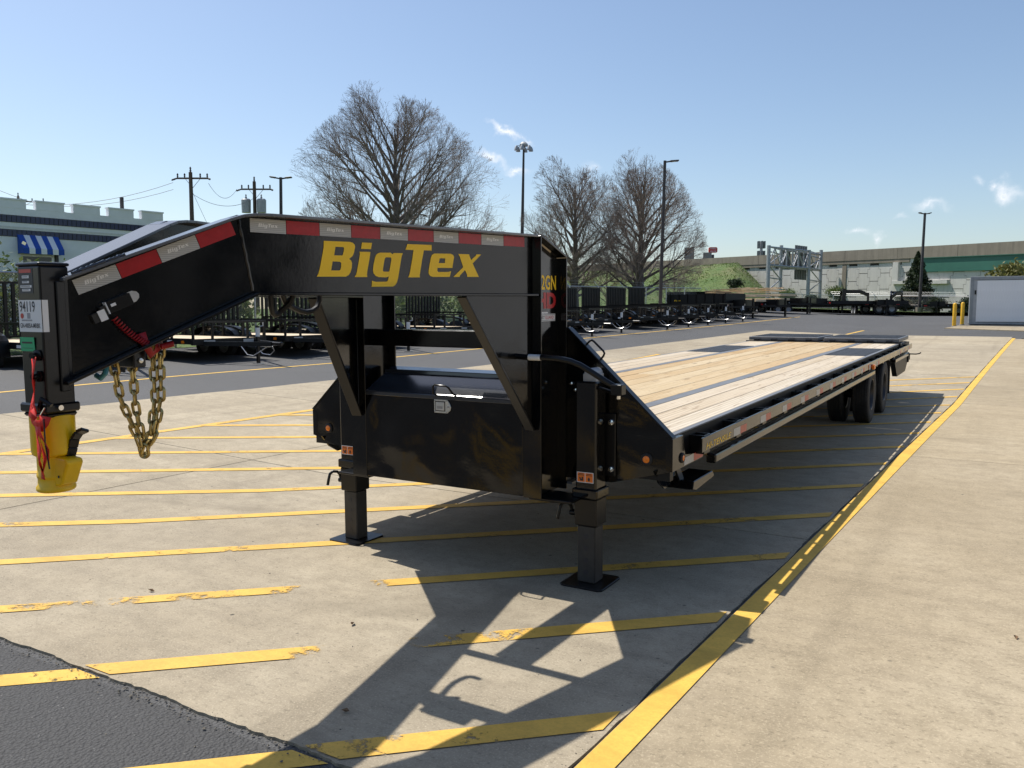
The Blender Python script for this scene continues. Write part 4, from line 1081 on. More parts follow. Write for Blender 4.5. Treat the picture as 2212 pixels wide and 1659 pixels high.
for s in (1, -1):
    a, b = sorted((s * .70, s * 1.27))
    G().box(a, b, 9.86, 9.868, .12, .64).build('mud_flap', 'rubber', TR)
    a, b = sorted((s * 1.19, s * 1.265))
    G().prism([(a, 10.35, .66), (a, 12.5, .66), (a, 12.5, .44), (a, 12.15, .30), (a, 10.9, .30)], (b - a, 0, 0)).build('rear_side_plate', 'black_frame', TR)
    lt = G().box(*sorted((s * 1.06, s * 1.30)), 12.52, 12.58, .48, .60).build('tail_light', 'black_satin', TR, bevel=.006)
    G().lathe([(0, 0), (.05, 0), (.045, .012), (0, .016)], (s * 1.19, 12.58, .54), (0, 1, 0), 18).build('lens', 'decal_red', lt, True)
G().box(-1.29, 1.29, 12.42, 12.52, .44, .62).build('rear_bumper', 'black_frame', TR, bevel=.006)
G().tube([(1.30, 12.3, .60), (1.42, 12.3, .60), (1.47, 12.3, .61), (1.50, 12.3, .63)], .012, 6).build('ramp_lever', 'black_satin', TR, True)
# the two ramps folded flat behind the deck
for x0, x1 in ((-1.255, -.05), (.05, 1.255)):
    rp = G(); rp.box(x0, x1, 11.10, 12.62, H + .020, H + .082); ro = rp.build('ramp', 'plate_dark', TR, bevel=.006)
    rb = G().box(x0 + .03, x1 - .03, -.012, .012, 0, .006).mesh('ramp_cleat', 'plate_dark')
    for k in range(10): link('ramp_cleat', rb, ro, loc=(0, 11.2 + k * .145, H + .0819))
    for k in range(4):
        xx = x0 + .15 + k * (x1 - x0 - .3) / 3
        link('ramp_hinge', G().tube([(xx - .05, 11.085, H + .03), (xx + .05, 11.085, H + .03)], .022, 10).mesh('ramp_hinge', 'black_satin', True), ro)
G().box(-1.29, 1.29, 11.02, 11.09, H - .06, H + .015).build('rear_cross_channel', 'black_satin', TR, bevel=.004)
G().box(-1.283, 1.283, 11.1, 12.5, H - .10, H - .02).build('dovetail_frame', 'black_frame', TR)

# ------------------------------------------------------------------ row of parked utility trailers
def utility_trailer(gate):
    t = thing('utility_trailer', 'black open utility trailer', 'trailer')
    w, x0, x1, zd = .98, -.95, -4.75, .56       # half width, deck front, deck rear, deck height
    G().box(x1, x0, -w, w, zd - .04, zd).build('deck', 'deck_pale', t)
    g = G()
    for s in (-1, 1): g.box(x1, x0, s * (w + .03) - .03, s * (w + .03) + .03, zd - .11, zd + .02)
    g.box(x0, x0 + .05, -w - .06, w + .06, zd - .13, zd + .01); g.box(x1 - .05, x1, -w - .06, w + .06, zd - .12, zd + .01)
    for k in range(7): g.box(x1 + .3 + k * .55, x1 + .35 + k * .55, -w, w, zd - .10, zd - .045)
    g.build('frame', 'black_frame', t)
    g = G()
    for s in (-1, 1): g.box(x1, x0 + .05, s * (w + .03) - .025, s * (w + .03) + .025, zd + .36, zd + .41)
    g.box(x0, x0 + .05, -w, w, zd + .36, zd + .41)
    g.build('top_rail', 'black_satin', t)
    pm = G().box(-.025, .025, -.02, .02, 0, .38).mesh('post', 'black_frame')
    for s in (-1, 1):
        for k in range(6): link('post', pm, t, loc=(x0 + .02 - k * (x0 - x1 - .05) / 5, s * (w + .03), zd - .02))
    for k in (-.5, .5): link('post', pm, t, loc=(x0 + .025, k, zd - .02))
    for s in (-1, 1):
        arc = []
        for k in range(11):
            a = math.pi * k / 10; arc.append((-2.9 + math.cos(a) * .88, .30 + .52 * (math.sin(a) ** .45 if math.sin(a) > 0 else 0)))
        g = G()
        for (xa, za), (xb, zb) in zip(arc, arc[1:]):
            g.add([(xa, s * (w + .07), za), (xa, s * (w + .30), za), (xb, s * (w + .30), zb), (xb, s * (w + .07), zb)], [(0, 1, 2, 3)])
            g.add([(xa, s * (w + .30), za), (xa, s * (w + .30), za - .05), (xb, s * (w + .30), zb - .05), (xb, s * (w + .30), zb)], [(0, 1, 2, 3)])
        g.build('fender', 'black_satin', t, recalc=False)
        for xx in (-2.52, -3.28):
            wh = link('wheel', UT_TYRE, t, loc=(xx, s * (w + .185), .335))
            link('rim', UT_RIM, wh)
    g = G()
    for s in (-1, 1): g.bar((x0, s * .75, zd - .10), (.50, s * .05, zd - .10), .06, .10)
    g.build('tongue', 'black_frame', t)
    G().box(.45, .78, -.05, .05, zd - .13, zd - .05).build('coupler', 'black_satin', t, bevel=.02)
    jk = G().box(-.03, .03, -.03, .03, .02, zd + .30).build('tongue_jack', 'black_satin', t)
    G().box(-.035, .035, -.035, .035, zd + .06, zd + .26).build('jack_label', 'decal_white', jk)
    G().tube([(0, 0, zd + .28), (.06, .10, zd + .30), (.06, .10, zd + .38)], .014, 6).build('jack_crank', 'galvanised', jk, True)
    G().box(-.10, .10, -.08, .08, 0, .02).build('jack_foot', 'galvanised', jk)
    for s in (-1, 1):
        pts = [(.40, s * .06, zd - .14), (.30, s * .20, .30), (.12, s * .24, .20), (-.10, s * .22, .22), (-.35, s * .20, zd - .14)]
        G().tube(pts, .009, 5).build('safety_chain', 'galvanised', t, True)
    put('tongue_lettering', mini_y, basis((-.30, -.42, zd - .135), Vector((1.45, .70, 0)), (0, 0, 1)), t)
    for s in (-1, 1):
        G().box(x0 - .35, x0 - .25, s * (w + .06) - .01, s * (w + .06) + .01, zd - .09, zd - .03).build('marker_light', 'amber', t)
        G().box(x0 - .85, x0 - .68, s * (w + .062) - .004, s * (w + .062) + .004, zd - .085, zd - .025).build('side_plate', 'decal_white', t)
    for yy in (-.75, .35): G().box(x0 + .051, x0 + .055, yy, yy + .30, zd - .10, zd - .02).build('front_tape', 'tape_white', t)
    if gate:
        ga = G().box(x1 - .10, x1 - .05, -w, w, zd + .02, zd + .07); ga.box(x1 - .10, x1 - .05, -w, w, zd + 1.24, zd + 1.29); ga.box(x1 - .10, x1 - .05, -w, -w + .05, zd + .07, zd + 1.24); ga.box(x1 - .10, x1 - .05, w - .05, w, zd + .07, zd + 1.24)
        go = ga.build('ramp_gate', 'black_frame', t)
        for k in range(10): link('gate_bar', UT_BAR, go, loc=(x1 - .075, -w + .18 + k * (2 * w - .36) / 9, zd + .07))
    return t
UT_TYRE = G().lathe([(.19, -.085), (.25, -.098), (.315, -.092), (.335, -.07), (.335, .07), (.315, .092), (.25, .098), (.19, .085)], (0, 0, 0), (0, 1, 0), 24, closed=True).mesh('wheel', 'rubber', True)
UT_RIM = G().lathe([(0, -.06), (.05, -.06), (.06, -.03), (.15, -.05), (.19, -.085), (.195, .085), (.15, .05), (.06, .03), (.05, .06), (0, .06)], (0, 0, 0), (0, 1, 0), 20).mesh('rim', 'steel_grey', True)
UT_BAR = G().box(-.03, .03, -.035, .035, 0, 1.17).mesh('gate_bar', 'black_frame')
proto = {True: utility_trailer(True), False: utility_trailer(False)}
used = {True: False, False: False}
SPOT = [(-11.75, 5.6, 1, 'nearest utility trailer, partly hidden behind the yellow coupler'),
        (-11.72, 8.93, 1, 'utility trailer seen under the neck just right of the hanging chains'),
        (-11.6, 11.55, 1, 'utility trailer behind the conduit loops under the neck'),
        (-11.48, 14.11, 1, 'utility trailer framed between the two uprights above the toolbox'),
        (-11.1, 17.1, 1, 'utility trailer seen past the knee gusset of the right upright'),
        (-10.7, 20.1, 1, 'utility trailer hidden mostly behind the lettered right upright'),
        (-10.11, 23.1, 1, 'gated utility trailer parked just right of the lettered upright'),
        (-10.08, 25.7, 1, 'second gated utility trailer right of the lettered upright'),
        (-9.5, 29.2, 1, 'gated utility trailer in front of the tall lamp post'),
        (-9.45, 31.75, 1, 'gated utility trailer next right of the lamp post trailer'),
        (-9.3, 34.1, 1, 'gated utility trailer third from the right end of the row'),
        (-9.15, 36.45, 1, 'gated utility trailer second from the right end of the row'),
        (-8.95, 38.8, 0, 'last utility trailer at the right end of the parked row')]
for x, y, gt, lab in SPOT:
    gt = bool(gt)
    o = proto[gt] if not used[gt] else copy_tree(proto[gt])
    used[gt] = True
    o.location = (x, y, zg(x, y) - .012); o.rotation_euler = (0, .0, R(random.uniform(-2, 3) - 2))
    tag(o, 'black ' + lab, 'trailer', 'utility trailers parked in a row')

# ------------------------------------------------------------------ trailers at the far side of the lot
def flat_trailer(name, label, loc, rz, kind, length=6.0):
    t = thing(name, label, 'trailer', loc, rz, 'trailers at the far side of the lot')
    w = 1.2; zd = .85
    G().box(-length, 0, -w, w, zd - .05, zd).build('deck', 'deck_pale' if kind != 'dump' else 'black_frame', t)
    g = G()
    for s in (-1, 1): g.box(-length, 0, s * w - .04, s * w + .04, zd - .20, zd + .01)
    g.box(0, .06, -w, w, zd - .22, zd + .02); g.box(-length, -length + .06, -w, w, zd - .2, zd)
    for s in (-.45, .45): g.box(-length, .0, s - .05, s + .05, zd - .32, zd - .06)
    g.build('frame', 'black_frame', t)
    for s in (-1, 1):
        for xx in (-length * .62, -length * .62 - .85):
            wh = link('wheel', UT_TYRE, t, loc=(xx, s * (w - .12), .335)); link('rim', UT_RIM, wh)
    for k in range(5):
        G().box(.061, .066, -w + .1 + k * .48, -w + .32 + k * .48, zd - .16, zd - .08).build('reflector', 'tape_white' if k % 2 else 'tape_red', t)
    if kind == 'neck':
        t.scale = (.84, .84, .84)
        for s in (-1, 1):
            g = G(); g.prism([(.1, s * .45 - .06, zd - .2), (.4, s * .45 - .06, zd - .2), (.4, s * .45 - .06, 2.0), (.1, s * .45 - .06, 2.15)], (0, .12, 0))
            g.bar((.4, s * .45, 1.85), (1.6, s * .2, 1.85), .12, .28); g.bar((1.6, s * .2, 1.85), (2.3, 0, 1.55), .12, .28)
            g.build('neck', 'black_satin', t)
            g = G(); g.prism([(0.02, s * .45, 1.5), (0.02, s * w, zd), (0.02, s * w, zd - .2), (0.02, s * .45, zd - .2)], (.05, 0, 0)); g.build('wing_plate', 'black_satin', t)
            G().box(.0, .14, s * .8 - .07, s * .8 + .07, .0, 1.2).build('jack', 'black_satin', t)
        G().box(.12, .4, -.4, .4, 1.9, 2.1).build('top_beam', 'black_satin', t)
        G().box(.1, .45, -.4, .4, .6, 1.15).build('toolbox', 'black_satin', t)
        G().box(2.2, 2.36, -.08, .08, .9, 1.75).build('coupler', 'black_satin', t)
    else:
        g = G()
        for s in (-1, 1): g.bar((0, s * .9, zd - .22), (1.3, s * .05, zd - .22), .08, .12)
        g.build('tongue', 'black_frame', t)
        G().box(1.0, 1.1, -.05, .05, 0, 1.1).build('tongue_jack', 'black_satin', t)
        G().box(.06, .8, -.5, .5, zd - .2, zd + .18).build('tool_tray', 'black_satin', t)
    if kind == 'dump':
        g = G()
        for s in (-1, 1): g.box(-length, 0, s * w - .04, s * w + .04, zd, zd + .5)
        g.box(-.08, 0, -w, w, zd, zd + .55); g.box(-length, -length + .08, -w, w, zd, zd + .45)
        g.build('dump_box', 'black_frame', t)
        for k in range(7):
            for s in (-1, 1): G().box(-length + .2 + k * (length - .4) / 6 - .04, -length + .2 + k * (length - .4) / 6 + .04, s * (w + .075) - .03, s * (w + .075) + .03, zd, zd + .5).build('box_stake', 'black_frame', t)
        put('side_lettering', mini_y, basis((-3.2, -w - .10, zd + .12), (1, 0, 0), (0, 0, 1)), t)
    if kind == 'stack':
        for k in range(2): G().box(-length * .9, -.4, -.9, .9, zd + .05 + k * .28, zd + .18 + k * .28).build('stacked_deck', 'deck_pale', t)
        rr = random.Random(4)
        for k in range(9):
            a = rr.uniform(-.6, .6); G().bar((-length * .5 + a - 1.2, rr.uniform(-.8, .8), zd + .62 + .03 * k), (-length * .5 + a + 1.2, rr.uniform(-.8, .8), zd + .62 + .03 * k + rr.uniform(-.1, .2)), .14, .04).build('loose_board', 'deck_pale', t)
    return t
def far(X, d, dz=0.0):
    p = on_ground(X, d); return (p.x, p.y, p.z - .012 + dz)
flat_trailer('dump_trailer', 'black dump trailer with tall box behind the end of the parked row', far(1588, 47), R(-10), 'dump', 3.7)
flat_trailer('dump_trailer', 'black dump trailer farther back beside the fence corner', far(1562, 57), R(-8), 'dump', 3.7)
flat_trailer('flatbed_trailer', 'flatbed trailer stacked with wooden decks left of the loose boards', far(1660, 50), R(-14), 'stack', 5.0)
flat_trailer('flatbed_trailer', 'flatbed trailer with a pile of loose boards on top', far(1712, 55), R(-20), 'stack', 5.0)
flat_trailer('gooseneck_flatbed', 'far black gooseneck trailer below the sign gantry', far(1812, 60), R(20), 'neck', 7.0)
flat_trailer('equipment_trailer', 'low flat trailer standing in front of the left far gooseneck', far(1782, 56), R(-150), 'flat', 5.0)
flat_trailer('gooseneck_flatbed', 'far black gooseneck trailer beside the dark evergreen', far(1935, 63), R(-95), 'neck', 7.0)
flat_trailer('equipment_trailer', 'low flat trailer in the open middle of the far lot', far(1905, 55), R(-70), 'flat', 4.6)
flat_trailer('equipment_trailer', 'low flat trailer just left of the yellow bollards', far(2030, 60), R(-100), 'flat', 4.6)

# ------------------------------------------------------------------ container, bollards
p = on_ground(2092, 41.0)
ct = thing('storage_container', 'white storage container with a ribbed roll up door at the right edge', 'container', (p.x, p.y, p.z), R(30.8 - 28))
cw, chh, cl = 4.3, 2.34, 2.4
g = G(); g.box(0, .16, 0, .12, .1, chh); g.box(cw - .16, cw, 0, .12, .1, chh); g.box(0, cw, -.004, .12, chh - .14, chh + .03); g.box(0, cw, -.004, .12, .03, .13)
g.build('front_frame', 'container_grey', ct, bevel=.01)
g = G(); g.box(.004, cw - .004, .121, cl, .06, chh - .01); g.build('body', 'container_grey', ct, bevel=.02)
g = G(); g.box(.30, 3.02, .03, .12, .16, chh - .16)
dr = g.build('roll_up_door', 'container_white', ct)
sl_ = G().box(-.045, .045, 0, .022, .18, chh - .18).mesh('door_rib', 'container_white')
for k in range(22): link('door_rib', sl_, dr, loc=(.40 + k * .12, .009, 0))
g = G(); g.box(.16, .30, .02, .12, .13, chh - .14); g.box(3.02, 3.14, .02, .12, .13, chh - .14); g.build('door_jamb', 'steel_grey', ct)
G().box(.20, .27, -.02, .02, 1.5, 1.7).build('door_latch', 'black_satin', ct)
G().box(2.72, 3.30, -.03, .02, .14, .62).build('lower_plate', 'steel_grey', ct)
for k, (X, d, lab) in enumerate(((2061, 39.6, 'yellow steel bollard standing left of its twin'), (2078, 41.0, 'yellow steel bollard right against the container corner'))):
    p = on_ground(X, d)
    b = thing('bollard', lab, 'bollard', p, 0, 'bollards by the container')
    G().lathe([(0, 0), (.085, 0), (.085, 1.06), (.07, 1.10), (.03, 1.125), (0, 1.13)], (0, 0, 0), (0, 0, 1), 18).build('pipe', 'bollard_yellow', b, True)
    G().lathe([(0, 0), (.12, 0), (.11, .04), (0, .04)], (0, 0, 0), (0, 0, 1), 14).build('footing', 'parapet_concrete', b, True)
a = on_ground(2040, 37.8); b = on_ground(2300, 33.5); c2 = on_ground(2300, 37.0); d2_ = on_ground(2070, 40.2)
drape([[(a.x, a.y), (b.x, b.y), (c2.x, c2.y), (d2_.x, d2_.y)]], .02, 'container_pad', 'apron_concrete', depth=.1, kind='structure')

# ------------------------------------------------------------------ poles
def lamp_post(X, d, topY, arms, label):
    p = on_ground(X, d); tz = at(X, topY, d); h = tz.z - p.z
    t = thing('lamp_post', label, 'lamp post', p, R(30.8), 'lot lamp posts')
    t.rotation_euler = (0, R(.9), R(30.8))
    G().lathe([(0, 0), (.25, 0), (.25, .6), (0, .6)], (0, 0, 0), (0, 0, 1), 16).build('base', 'parapet_concrete', t, True)
    g = G(); q0, q1 = .085, .065
    g.add([(-q0, -q0, .6), (q0, -q0, .6), (q0, q0, .6), (-q0, q0, .6), (-q1, -q1, h), (q1, -q1, h), (q1, q1, h), (-q1, q1, h)], [(0, 3, 2, 1), (4, 5, 6, 7), (0, 1, 5, 4), (1, 2, 6, 5), (2, 3, 7, 6), (3, 0, 4, 7)])
    g.build('pole', 'pole_dark', t)
    for s, L_ in arms:
        g = G(); g.bar((0, 0, h - .08), (s * .30, 0, h - .03), .06, .07)
        ar = g.build('arm', 'pole_dark', t)
        G().prism([(s * .25, -.14, h - .06), (s * L_, -.13, h - .02), (s * L_, .13, h - .02), (s * .25, .14, h - .06)], (0, 0, .07)).build('lamp_head', 'pole_dark', ar, bevel=.02)
        G().prism([(s * .34, -.10, h - .066), (s * (L_ - .1), -.09, h - .026), (s * (L_ - .1), .09, h - .026), (s * .34, .10, h - .066)], (0, 0, .004)).build('lens', 'lamp_lens', ar)
lamp_post(609, 46, 383, ((1, .60), (-1, .60)), 'dark lamp post with two heads left of the big bare tree')
lamp_post(1425, 44, 347, ((1, .72),), 'tall dark lamp post with one head in front of the right bare tree')
lamp_post(1984, 62, 460, ((1, .45), (-1, .45)), 'dark lamp post in front of the evergreen by the bridge')
p = on_ground(1125, 150); tz = at(1131, 312, 150)
hm = thing('high_mast', 'very tall highway light mast between the bare trees', 'light mast', p)
hm.rotation_euler = (0, R(.9), R(30.8)); hh = tz.z - p.z
G().tube([(0, 0, 0), (0, 0, hh)], [.42, .17], 12).build('mast', 'pole_dark', hm, True)
G().lathe([(0, 0), (.7, 0), (.75, .35), (.3, .75), (0, .8)], (0, 0, hh - .3), (0, 0, 1), 14).build('head_ring', 'steel_grey', hm, True)
for k in range(6):
    a = 2 * math.pi * k / 6 + .3
    fx = G().lathe([(0, -.55), (.42, -.55), (.34, -.1), (.15, .25), (0, .3)], (math.cos(a) * 1.35, math.sin(a) * 1.35, hh - .55), (0, 0, 1), 12).build('floodlight', 'steel_grey', hm, True)
    G().bar((math.cos(a) * .4, math.sin(a) * .4, hh - .2), (math.cos(a) * 1.35, math.sin(a) * 1.35, hh - .35), .1, .1).build('bracket', 'steel_grey', fx)

def utility_pole(X, d, topY, label, arm_dz, arm_len, arm_ang, trans=False):
    p = on_ground(X, d); tz = at(X, topY, d); h = tz.z - p.z
    t = thing('utility_pole', label, 'utility pole', p, 0, 'wooden utility poles')
    G().tube([(0, 0, 0), (.0, 0, h)], [.20, .13], 10).build('pole', 'pole_wood', t, True)
    e = Vector((math.cos(arm_ang), math.sin(arm_ang), 0)); za = h - arm_dz
    ar = G().bar(-e * arm_len + Vector((0, .16, za)), e * arm_len + Vector((0, .16, za)), .10, .12).build('crossarm', 'pole_wood', t)
    for k in (-1, 1):
        G().bar(e * k * arm_len * .5 + Vector((0, .18, za)), Vector((0, .16, za - .7)), .03, .03).build('brace', 'steel_grey', ar)
    for k in (-.95, -.5, .5, .95):
        q = e * arm_len * k + Vector((0, .16, za + .06))
        G().lathe([(0, 0), (.035, 0), (.07, .10), (.04, .14), (.075, .2), (.03, .3), (0, .3)], q, (0, 0, 1), 8).build('insulator', 'pole_dark', ar, True)
    G().lathe([(0, 0), (.05, 0), (.08, .12), (.04, .2), (.08, .3), (0, .42)], (0, 0, h), (0, 0, 1), 8).build('insulator', 'pole_dark', t, True)
    for k in (-1, 1):
        q = e * arm_len * k + Vector((0, .16, za))
        G().lathe([(0, 0), (.07, .05), (.05, .12), (.08, .2), (.05, .28), (.08, .36), (0, .5)], q, Vector((k * .8, -.3, -.25)), 8).build('strain_insulator', 'pole_dark', ar, True)
    if trans:
        for k, m__ in ((-1, 'steel_grey'), (1, 'girder_green')):
            cx_ = e * k * .62 + Vector((0, -.1, h - 1.95))
            tr_ = G().lathe([(0, -.55), (.36, -.55), (.38, .45), (.3, .55), (0, .58)], cx_, (0, 0, 1), 14).build('transformer', 'steel_grey', t, True)
            G().lathe([(0, 0), (.05, 0), (.09, .12), (.04, .2), (.07, .3), (0, .4)], cx_ + Vector((0, 0, .55)), (0, 0, 1), 8).build('bushing', 'steel_grey', tr_, True)
    return p + Vector((0, 0, h)), e, za + p.z
PA, eA, zA = utility_pole(422, 62, 372, 'wooden utility pole with a single crossarm left of the transformers', .42, 1.15, R(31))
PB, eB, zB = utility_pole(557, 68, 392, 'wooden utility pole carrying two transformer cans', .6, 1.2, R(31), True)
PC, eC, zC = utility_pole(53, 92, 424, 'short looking utility pole top behind the white building', .55, 2.7, R(31))
def sag(a, b, s, n=18):
    a, b = Vector(a), Vector(b)
    return [a.lerp(b, i / n) - Vector((0, 0, s * (1 - (2 * i / n - 1) ** 2))) for i in range(n + 1)]
def wire(a, b, s, label):
    tag(G().tube(sag(a, b, s), .016, 4).build('power_line', 'wire', None, True, recalc=False), label, 'power line', 'power lines')
L0 = at(-260, 388, 60)
for k, (dz, s, lab) in enumerate(((.0, 2.0, 'upper power line running left from the single crossarm pole'), (.5, 1.7, 'second power line running left just under the upper one'), (3.4, 1.2, 'low service line running left across the sky'))):
    wire(PA + (-eA * 1.3 if k < 2 else Vector()) + Vector((0, 0, -.75 - dz)), L0 + Vector((0, k * 2.0, .6 - dz * .05 + (1.3 if k == 2 else 0))), s, lab)
for k, (dz, s, lab) in enumerate(((.8, .9, 'upper power line sagging between the two utility poles'), (1.5, .8, 'middle power line sagging between the two utility poles'), (4.6, 1.0, 'lowest line drooping between the two utility poles'))):
    wire(PA + (eA * 1.3 if k == 0 else Vector()) + Vector((0, 0, -dz)), PB + (-eB * 1.4 if k == 0 else Vector()) + Vector((0, 0, -dz + .2)), s, lab)
wire(PA + Vector((0, 0, -1.2)), PA + Vector((3.0, 2.0, -9.5)), .0, 'steep guy wire beside the single crossarm pole')
wire(PA + Vector((0, 0, -3.8)), PA + Vector((2.2, 1.4, -9.5)), .0, 'lower guy wire beside the single crossarm pole')

# ------------------------------------------------------------------ white building
B0, B1 = at(-420, 440, 37.5), at(352, 470, 50)
bd = Vector((B1.x - B0.x, B1.y - B0.y, 0)); bl = bd.length; bd.normalize(); bn = Vector((bd.y, -bd.x, 0))
bld = thing('white_building', 'white block building with notched parapet and two dark blue bands', 'building', (B0.x, B0.y, .4), math.atan2(bd.y, bd.x))
ztop = 6.45
G().box(0, bl, 0, 12, 0, ztop).build('wall', 'white_block', bld)
for i in range(int(bl / 1.9) + 1):
    x0 = i * 1.9; x1 = min(x0 + 1.42, bl)
    if x1 - x0 < .3: continue
    g = G(); g.box(x0, x1, -.012, .35, ztop, ztop + .42); g.box(x0 - .04, x1 + .04, -.05, .39, ztop + .42, ztop + .50); g.build('parapet_block', 'white_block', bld)
tile = G().box(0, .20, -.05, 0, 0, .33).mesh('band_tile', 'navy_tile')
for z in (5.72, 4.98):
    bo = G().box(0, bl, -.02, 0, z - .02, z + .36).build('band', 'joint_dark', bld)
    for k in range(int(bl / .23)):
        if bl - k * .23 > .23: link('band_tile', tile, bo, loc=(k * .23 + .01, -.0, z))
G().box(0, bl, -.02, 0, 5.40, 5.50).build('conduit_strip', 'block_grey', bld)
G().tube([(bl - 2.0, .9, ztop), (bl - 2.0, .9, ztop + 1.25)], .11, 10).build('roof_vent', 'pole_dark', bld, True)
Aw = at(36, 508, 44); axx = (Vector((Aw.x - B0.x, Aw.y - B0.y, 0))).dot(bd)
aw = G().box(axx - .02, axx + 2.05, -.03, 0, 5.08, 5.14).build('awning', 'awning_blue', bld)
nst = 7
for k in range(nst):
    x0, x1 = axx + k * 2.0 / nst, axx + (k + 1) * 2.0 / nst
    g = G(); g.prism([(x0, -.03, 5.10), (x0, -.80, 4.35), (x0, -.80, 4.07), (x0, -.78, 4.07), (x0, -.78, 4.33), (x0, -.03, 5.06)], (x1 - x0, 0, 0))
    g.build('awning_stripe', 'awning_white' if k % 2 else 'awning_blue', aw)
for xx in (axx - .012, axx + 2.002): G().prism([(xx, -.03, 5.08), (xx, -.79, 4.34), (xx, -.79, 4.09), (xx, -.03, 4.09)], (.008, 0, 0)).build('awning_side', 'awning_blue', aw)
wn_ = G(); wn_.box(axx + .10, axx + 1.75, -.04, -.0, 2.7, 4.10); wo_ = wn_.build('window', 'alu_frame', bld)
G().box(axx + .22, axx + 1.63, -.05, -.041, 2.8, 3.97).build('pane', 'window_dark', wo_)
G().box(axx + 1.80, axx + 1.95, -.14, -.0, .4, 4.3).build('downpipe', 'pole_dark', bld)

# ------------------------------------------------------------------ fence with posts and woven wire
FP = [(-17.6, -6, .8), (-17.2, 5.2, 2.38), (-16.6, 19, 2.55), (-16, 32.9, 2.75), (-15.5, 52, 3.10)]
FP[0] = (-17.6, -6, 2.30)
def fence(name, label, pts, mesh_mat='chain_link'):
    f = thing(name, label, 'fence', (pts[0][0], pts[0][1], 0))
    ox, oy = pts[0][0], pts[0][1]
    for (xa, ya, za), (xb, yb, zb) in zip(pts, pts[1:]):
        L_ = math.hypot(xb - xa, yb - ya); n_ = max(1, round(L_ / 3.0))
        G().tube([(xa - ox, ya - oy, za), (xb - ox, yb - oy, zb)], .025, 6).build('top_rail', 'galvanised', f, True)
        d_ = Vector((xb - xa, yb - ya, 0)).normalized()
        for k in range(n_):
            t = k / n_; x, y, z = xa + (xb - xa) * t, ya + (yb - ya) * t, za + (zb - za) * t
            q = Vector((x - ox, y - oy, 0)); b_ = zg(x, y) - .1
            G().tube([q + Vector((0, 0, b_)), q + Vector((0, 0, z + .02))], .032, 8).build('post', 'galvanised', f, True)
            G().tube([q + Vector((0, 0, z)), q + Vector((-.25, 0, z + .28))], .012, 5).build('barb_arm', 'galvanised', f, True)
        for k in (1, 2): G().tube([(xa - ox - .12 * k, ya - oy, za + .14 * k), (xb - ox - .12 * k, yb - oy, zb + .14 * k)], .004, 4).build('barbed_wire', 'galvanised', f)
        me = bpy.data.meshes.new('wire_mesh'); zb0, zb1 = zg(xa, ya), zg(xb, yb)
        me.from_pydata([(0, 0, zb0), (L_, 0, zb1), (L_, 0, zb), (0, 0, za)], [], [(0, 1, 2, 3)]); me.materials.append(MATS[mesh_mat])
        o = link('wire_mesh', me, f, loc=(xa - ox, ya - oy, 0)); o.rotation_euler = (0, 0, math.atan2(d_.y, d_.x))
fence('lot_fence', 'chain link fence with barbed wire arms behind the parked utility trailers', FP)
q1, q2, q3 = at(1528, 628, 66), at(1800, 638, 68), at(2095, 640, 60)
fence('far_fence', 'low chain link fence along the far edge of the lot', [(q.x, q.y, q.z) for q in (q1, q2, q3)])
# verge beyond the fence
drape([[(-17.9, -30), (-15.7, 54), (-15.7, 66), (-200, 66), (-200, -30)]], .0, 'verge', 'grass', kind='structure')

# ------------------------------------------------------------------ highway: embankment, retaining wall, bridge
def wd(X):
    b = (X - 1106) / 1786.34
    return 148.6 / (1 + 2.0 * b)
WA, WB = at(1480, 600, wd(1480)), at(2420, 600, wd(2420))
wdir = Vector((WB.x - WA.x, WB.y - WA.y, 0)); wlen = wdir.length; wdir.normalize()
wrz = math.atan2(wdir.y, wdir.x)
wl_ = thing('retaining_wall', 'pale retaining wall of cross shaped concrete panels under the highway', 'wall', (WA.x, WA.y, .35), wrz)
wl_.rotation_euler = (0, .02, wrz)
def wx(X):
    q = at(X, 600, wd(X)); return (Vector((q.x - WA.x, q.y - WA.y, 0))).dot(wdir)
xa, xb, xc = wx(1560), wx(1962), wlen
G().box(xa - 2, xc, .12, 3, 1.2, 6.62).build('backing', 'joint_dark', wl_)
hw, hh_ = .735, .735
cross = [(-.50, -hh_), (.50, -hh_), (.50, -.37), (hw, -.37), (hw, .37), (.50, .37), (.50, hh_), (-.50, hh_), (-.50, .37), (-hw, .37), (-hw, -.37), (-.50, -.37)]
cross = [(x * .985, z * .985) for x, z in cross]
pan = G().prism([(x, 0, z) for x, z in cross], (0, .119, 0)).mesh('wall_panel', 'panel_concrete')
k = 0; x = xa - 1
while x < xc:
    z = 2.35 + (.75 if k % 2 else 0)
    while z < 6.2:
        link('wall_panel', pan, wl_, loc=(x, random.uniform(-.006, .006), z)); z += 1.5
    x += 1.245; k += 1
G().box(xa - 2, xb, -.10, .12, 6.30, 6.66).build('coping', 'parapet_concrete', wl_)
for X in (1822,): 
    xx = wx(X); G().box(xx - .25, xx + .25, -.06, .12, 1.3, 6.3).build('pilaster', 'parapet_concrete', wl_)
g = G(); xx = wx(1935); g.box(xx - .3, xx + .3, -.25, .12, 4.6, 6.3); g.box(xx - .3, xb + 4, -.30, .12, 4.3, 4.6); g.build('bearing_seat', 'panel_concrete', wl_)
br = thing('highway_bridge', 'concrete parapet with green steel girder carrying the highway', 'bridge', (WA.x, WA.y, .35), wrz)
br.rotation_euler = (0, .02, wrz)
pl = -wx(1480) ; xx = xa - 60
segs = []
while xx < xc:
    g = G(); g.box(xx + .015, xx + 5.985, -.14, .16, 6.62, 7.62); g.build('parapet_segment', 'parapet_concrete', br); xx += 6.0
G().box(xb + 1.0, xc + 6, -.05, .35, 5.42, 6.60).build('girder', 'girder_green', br)
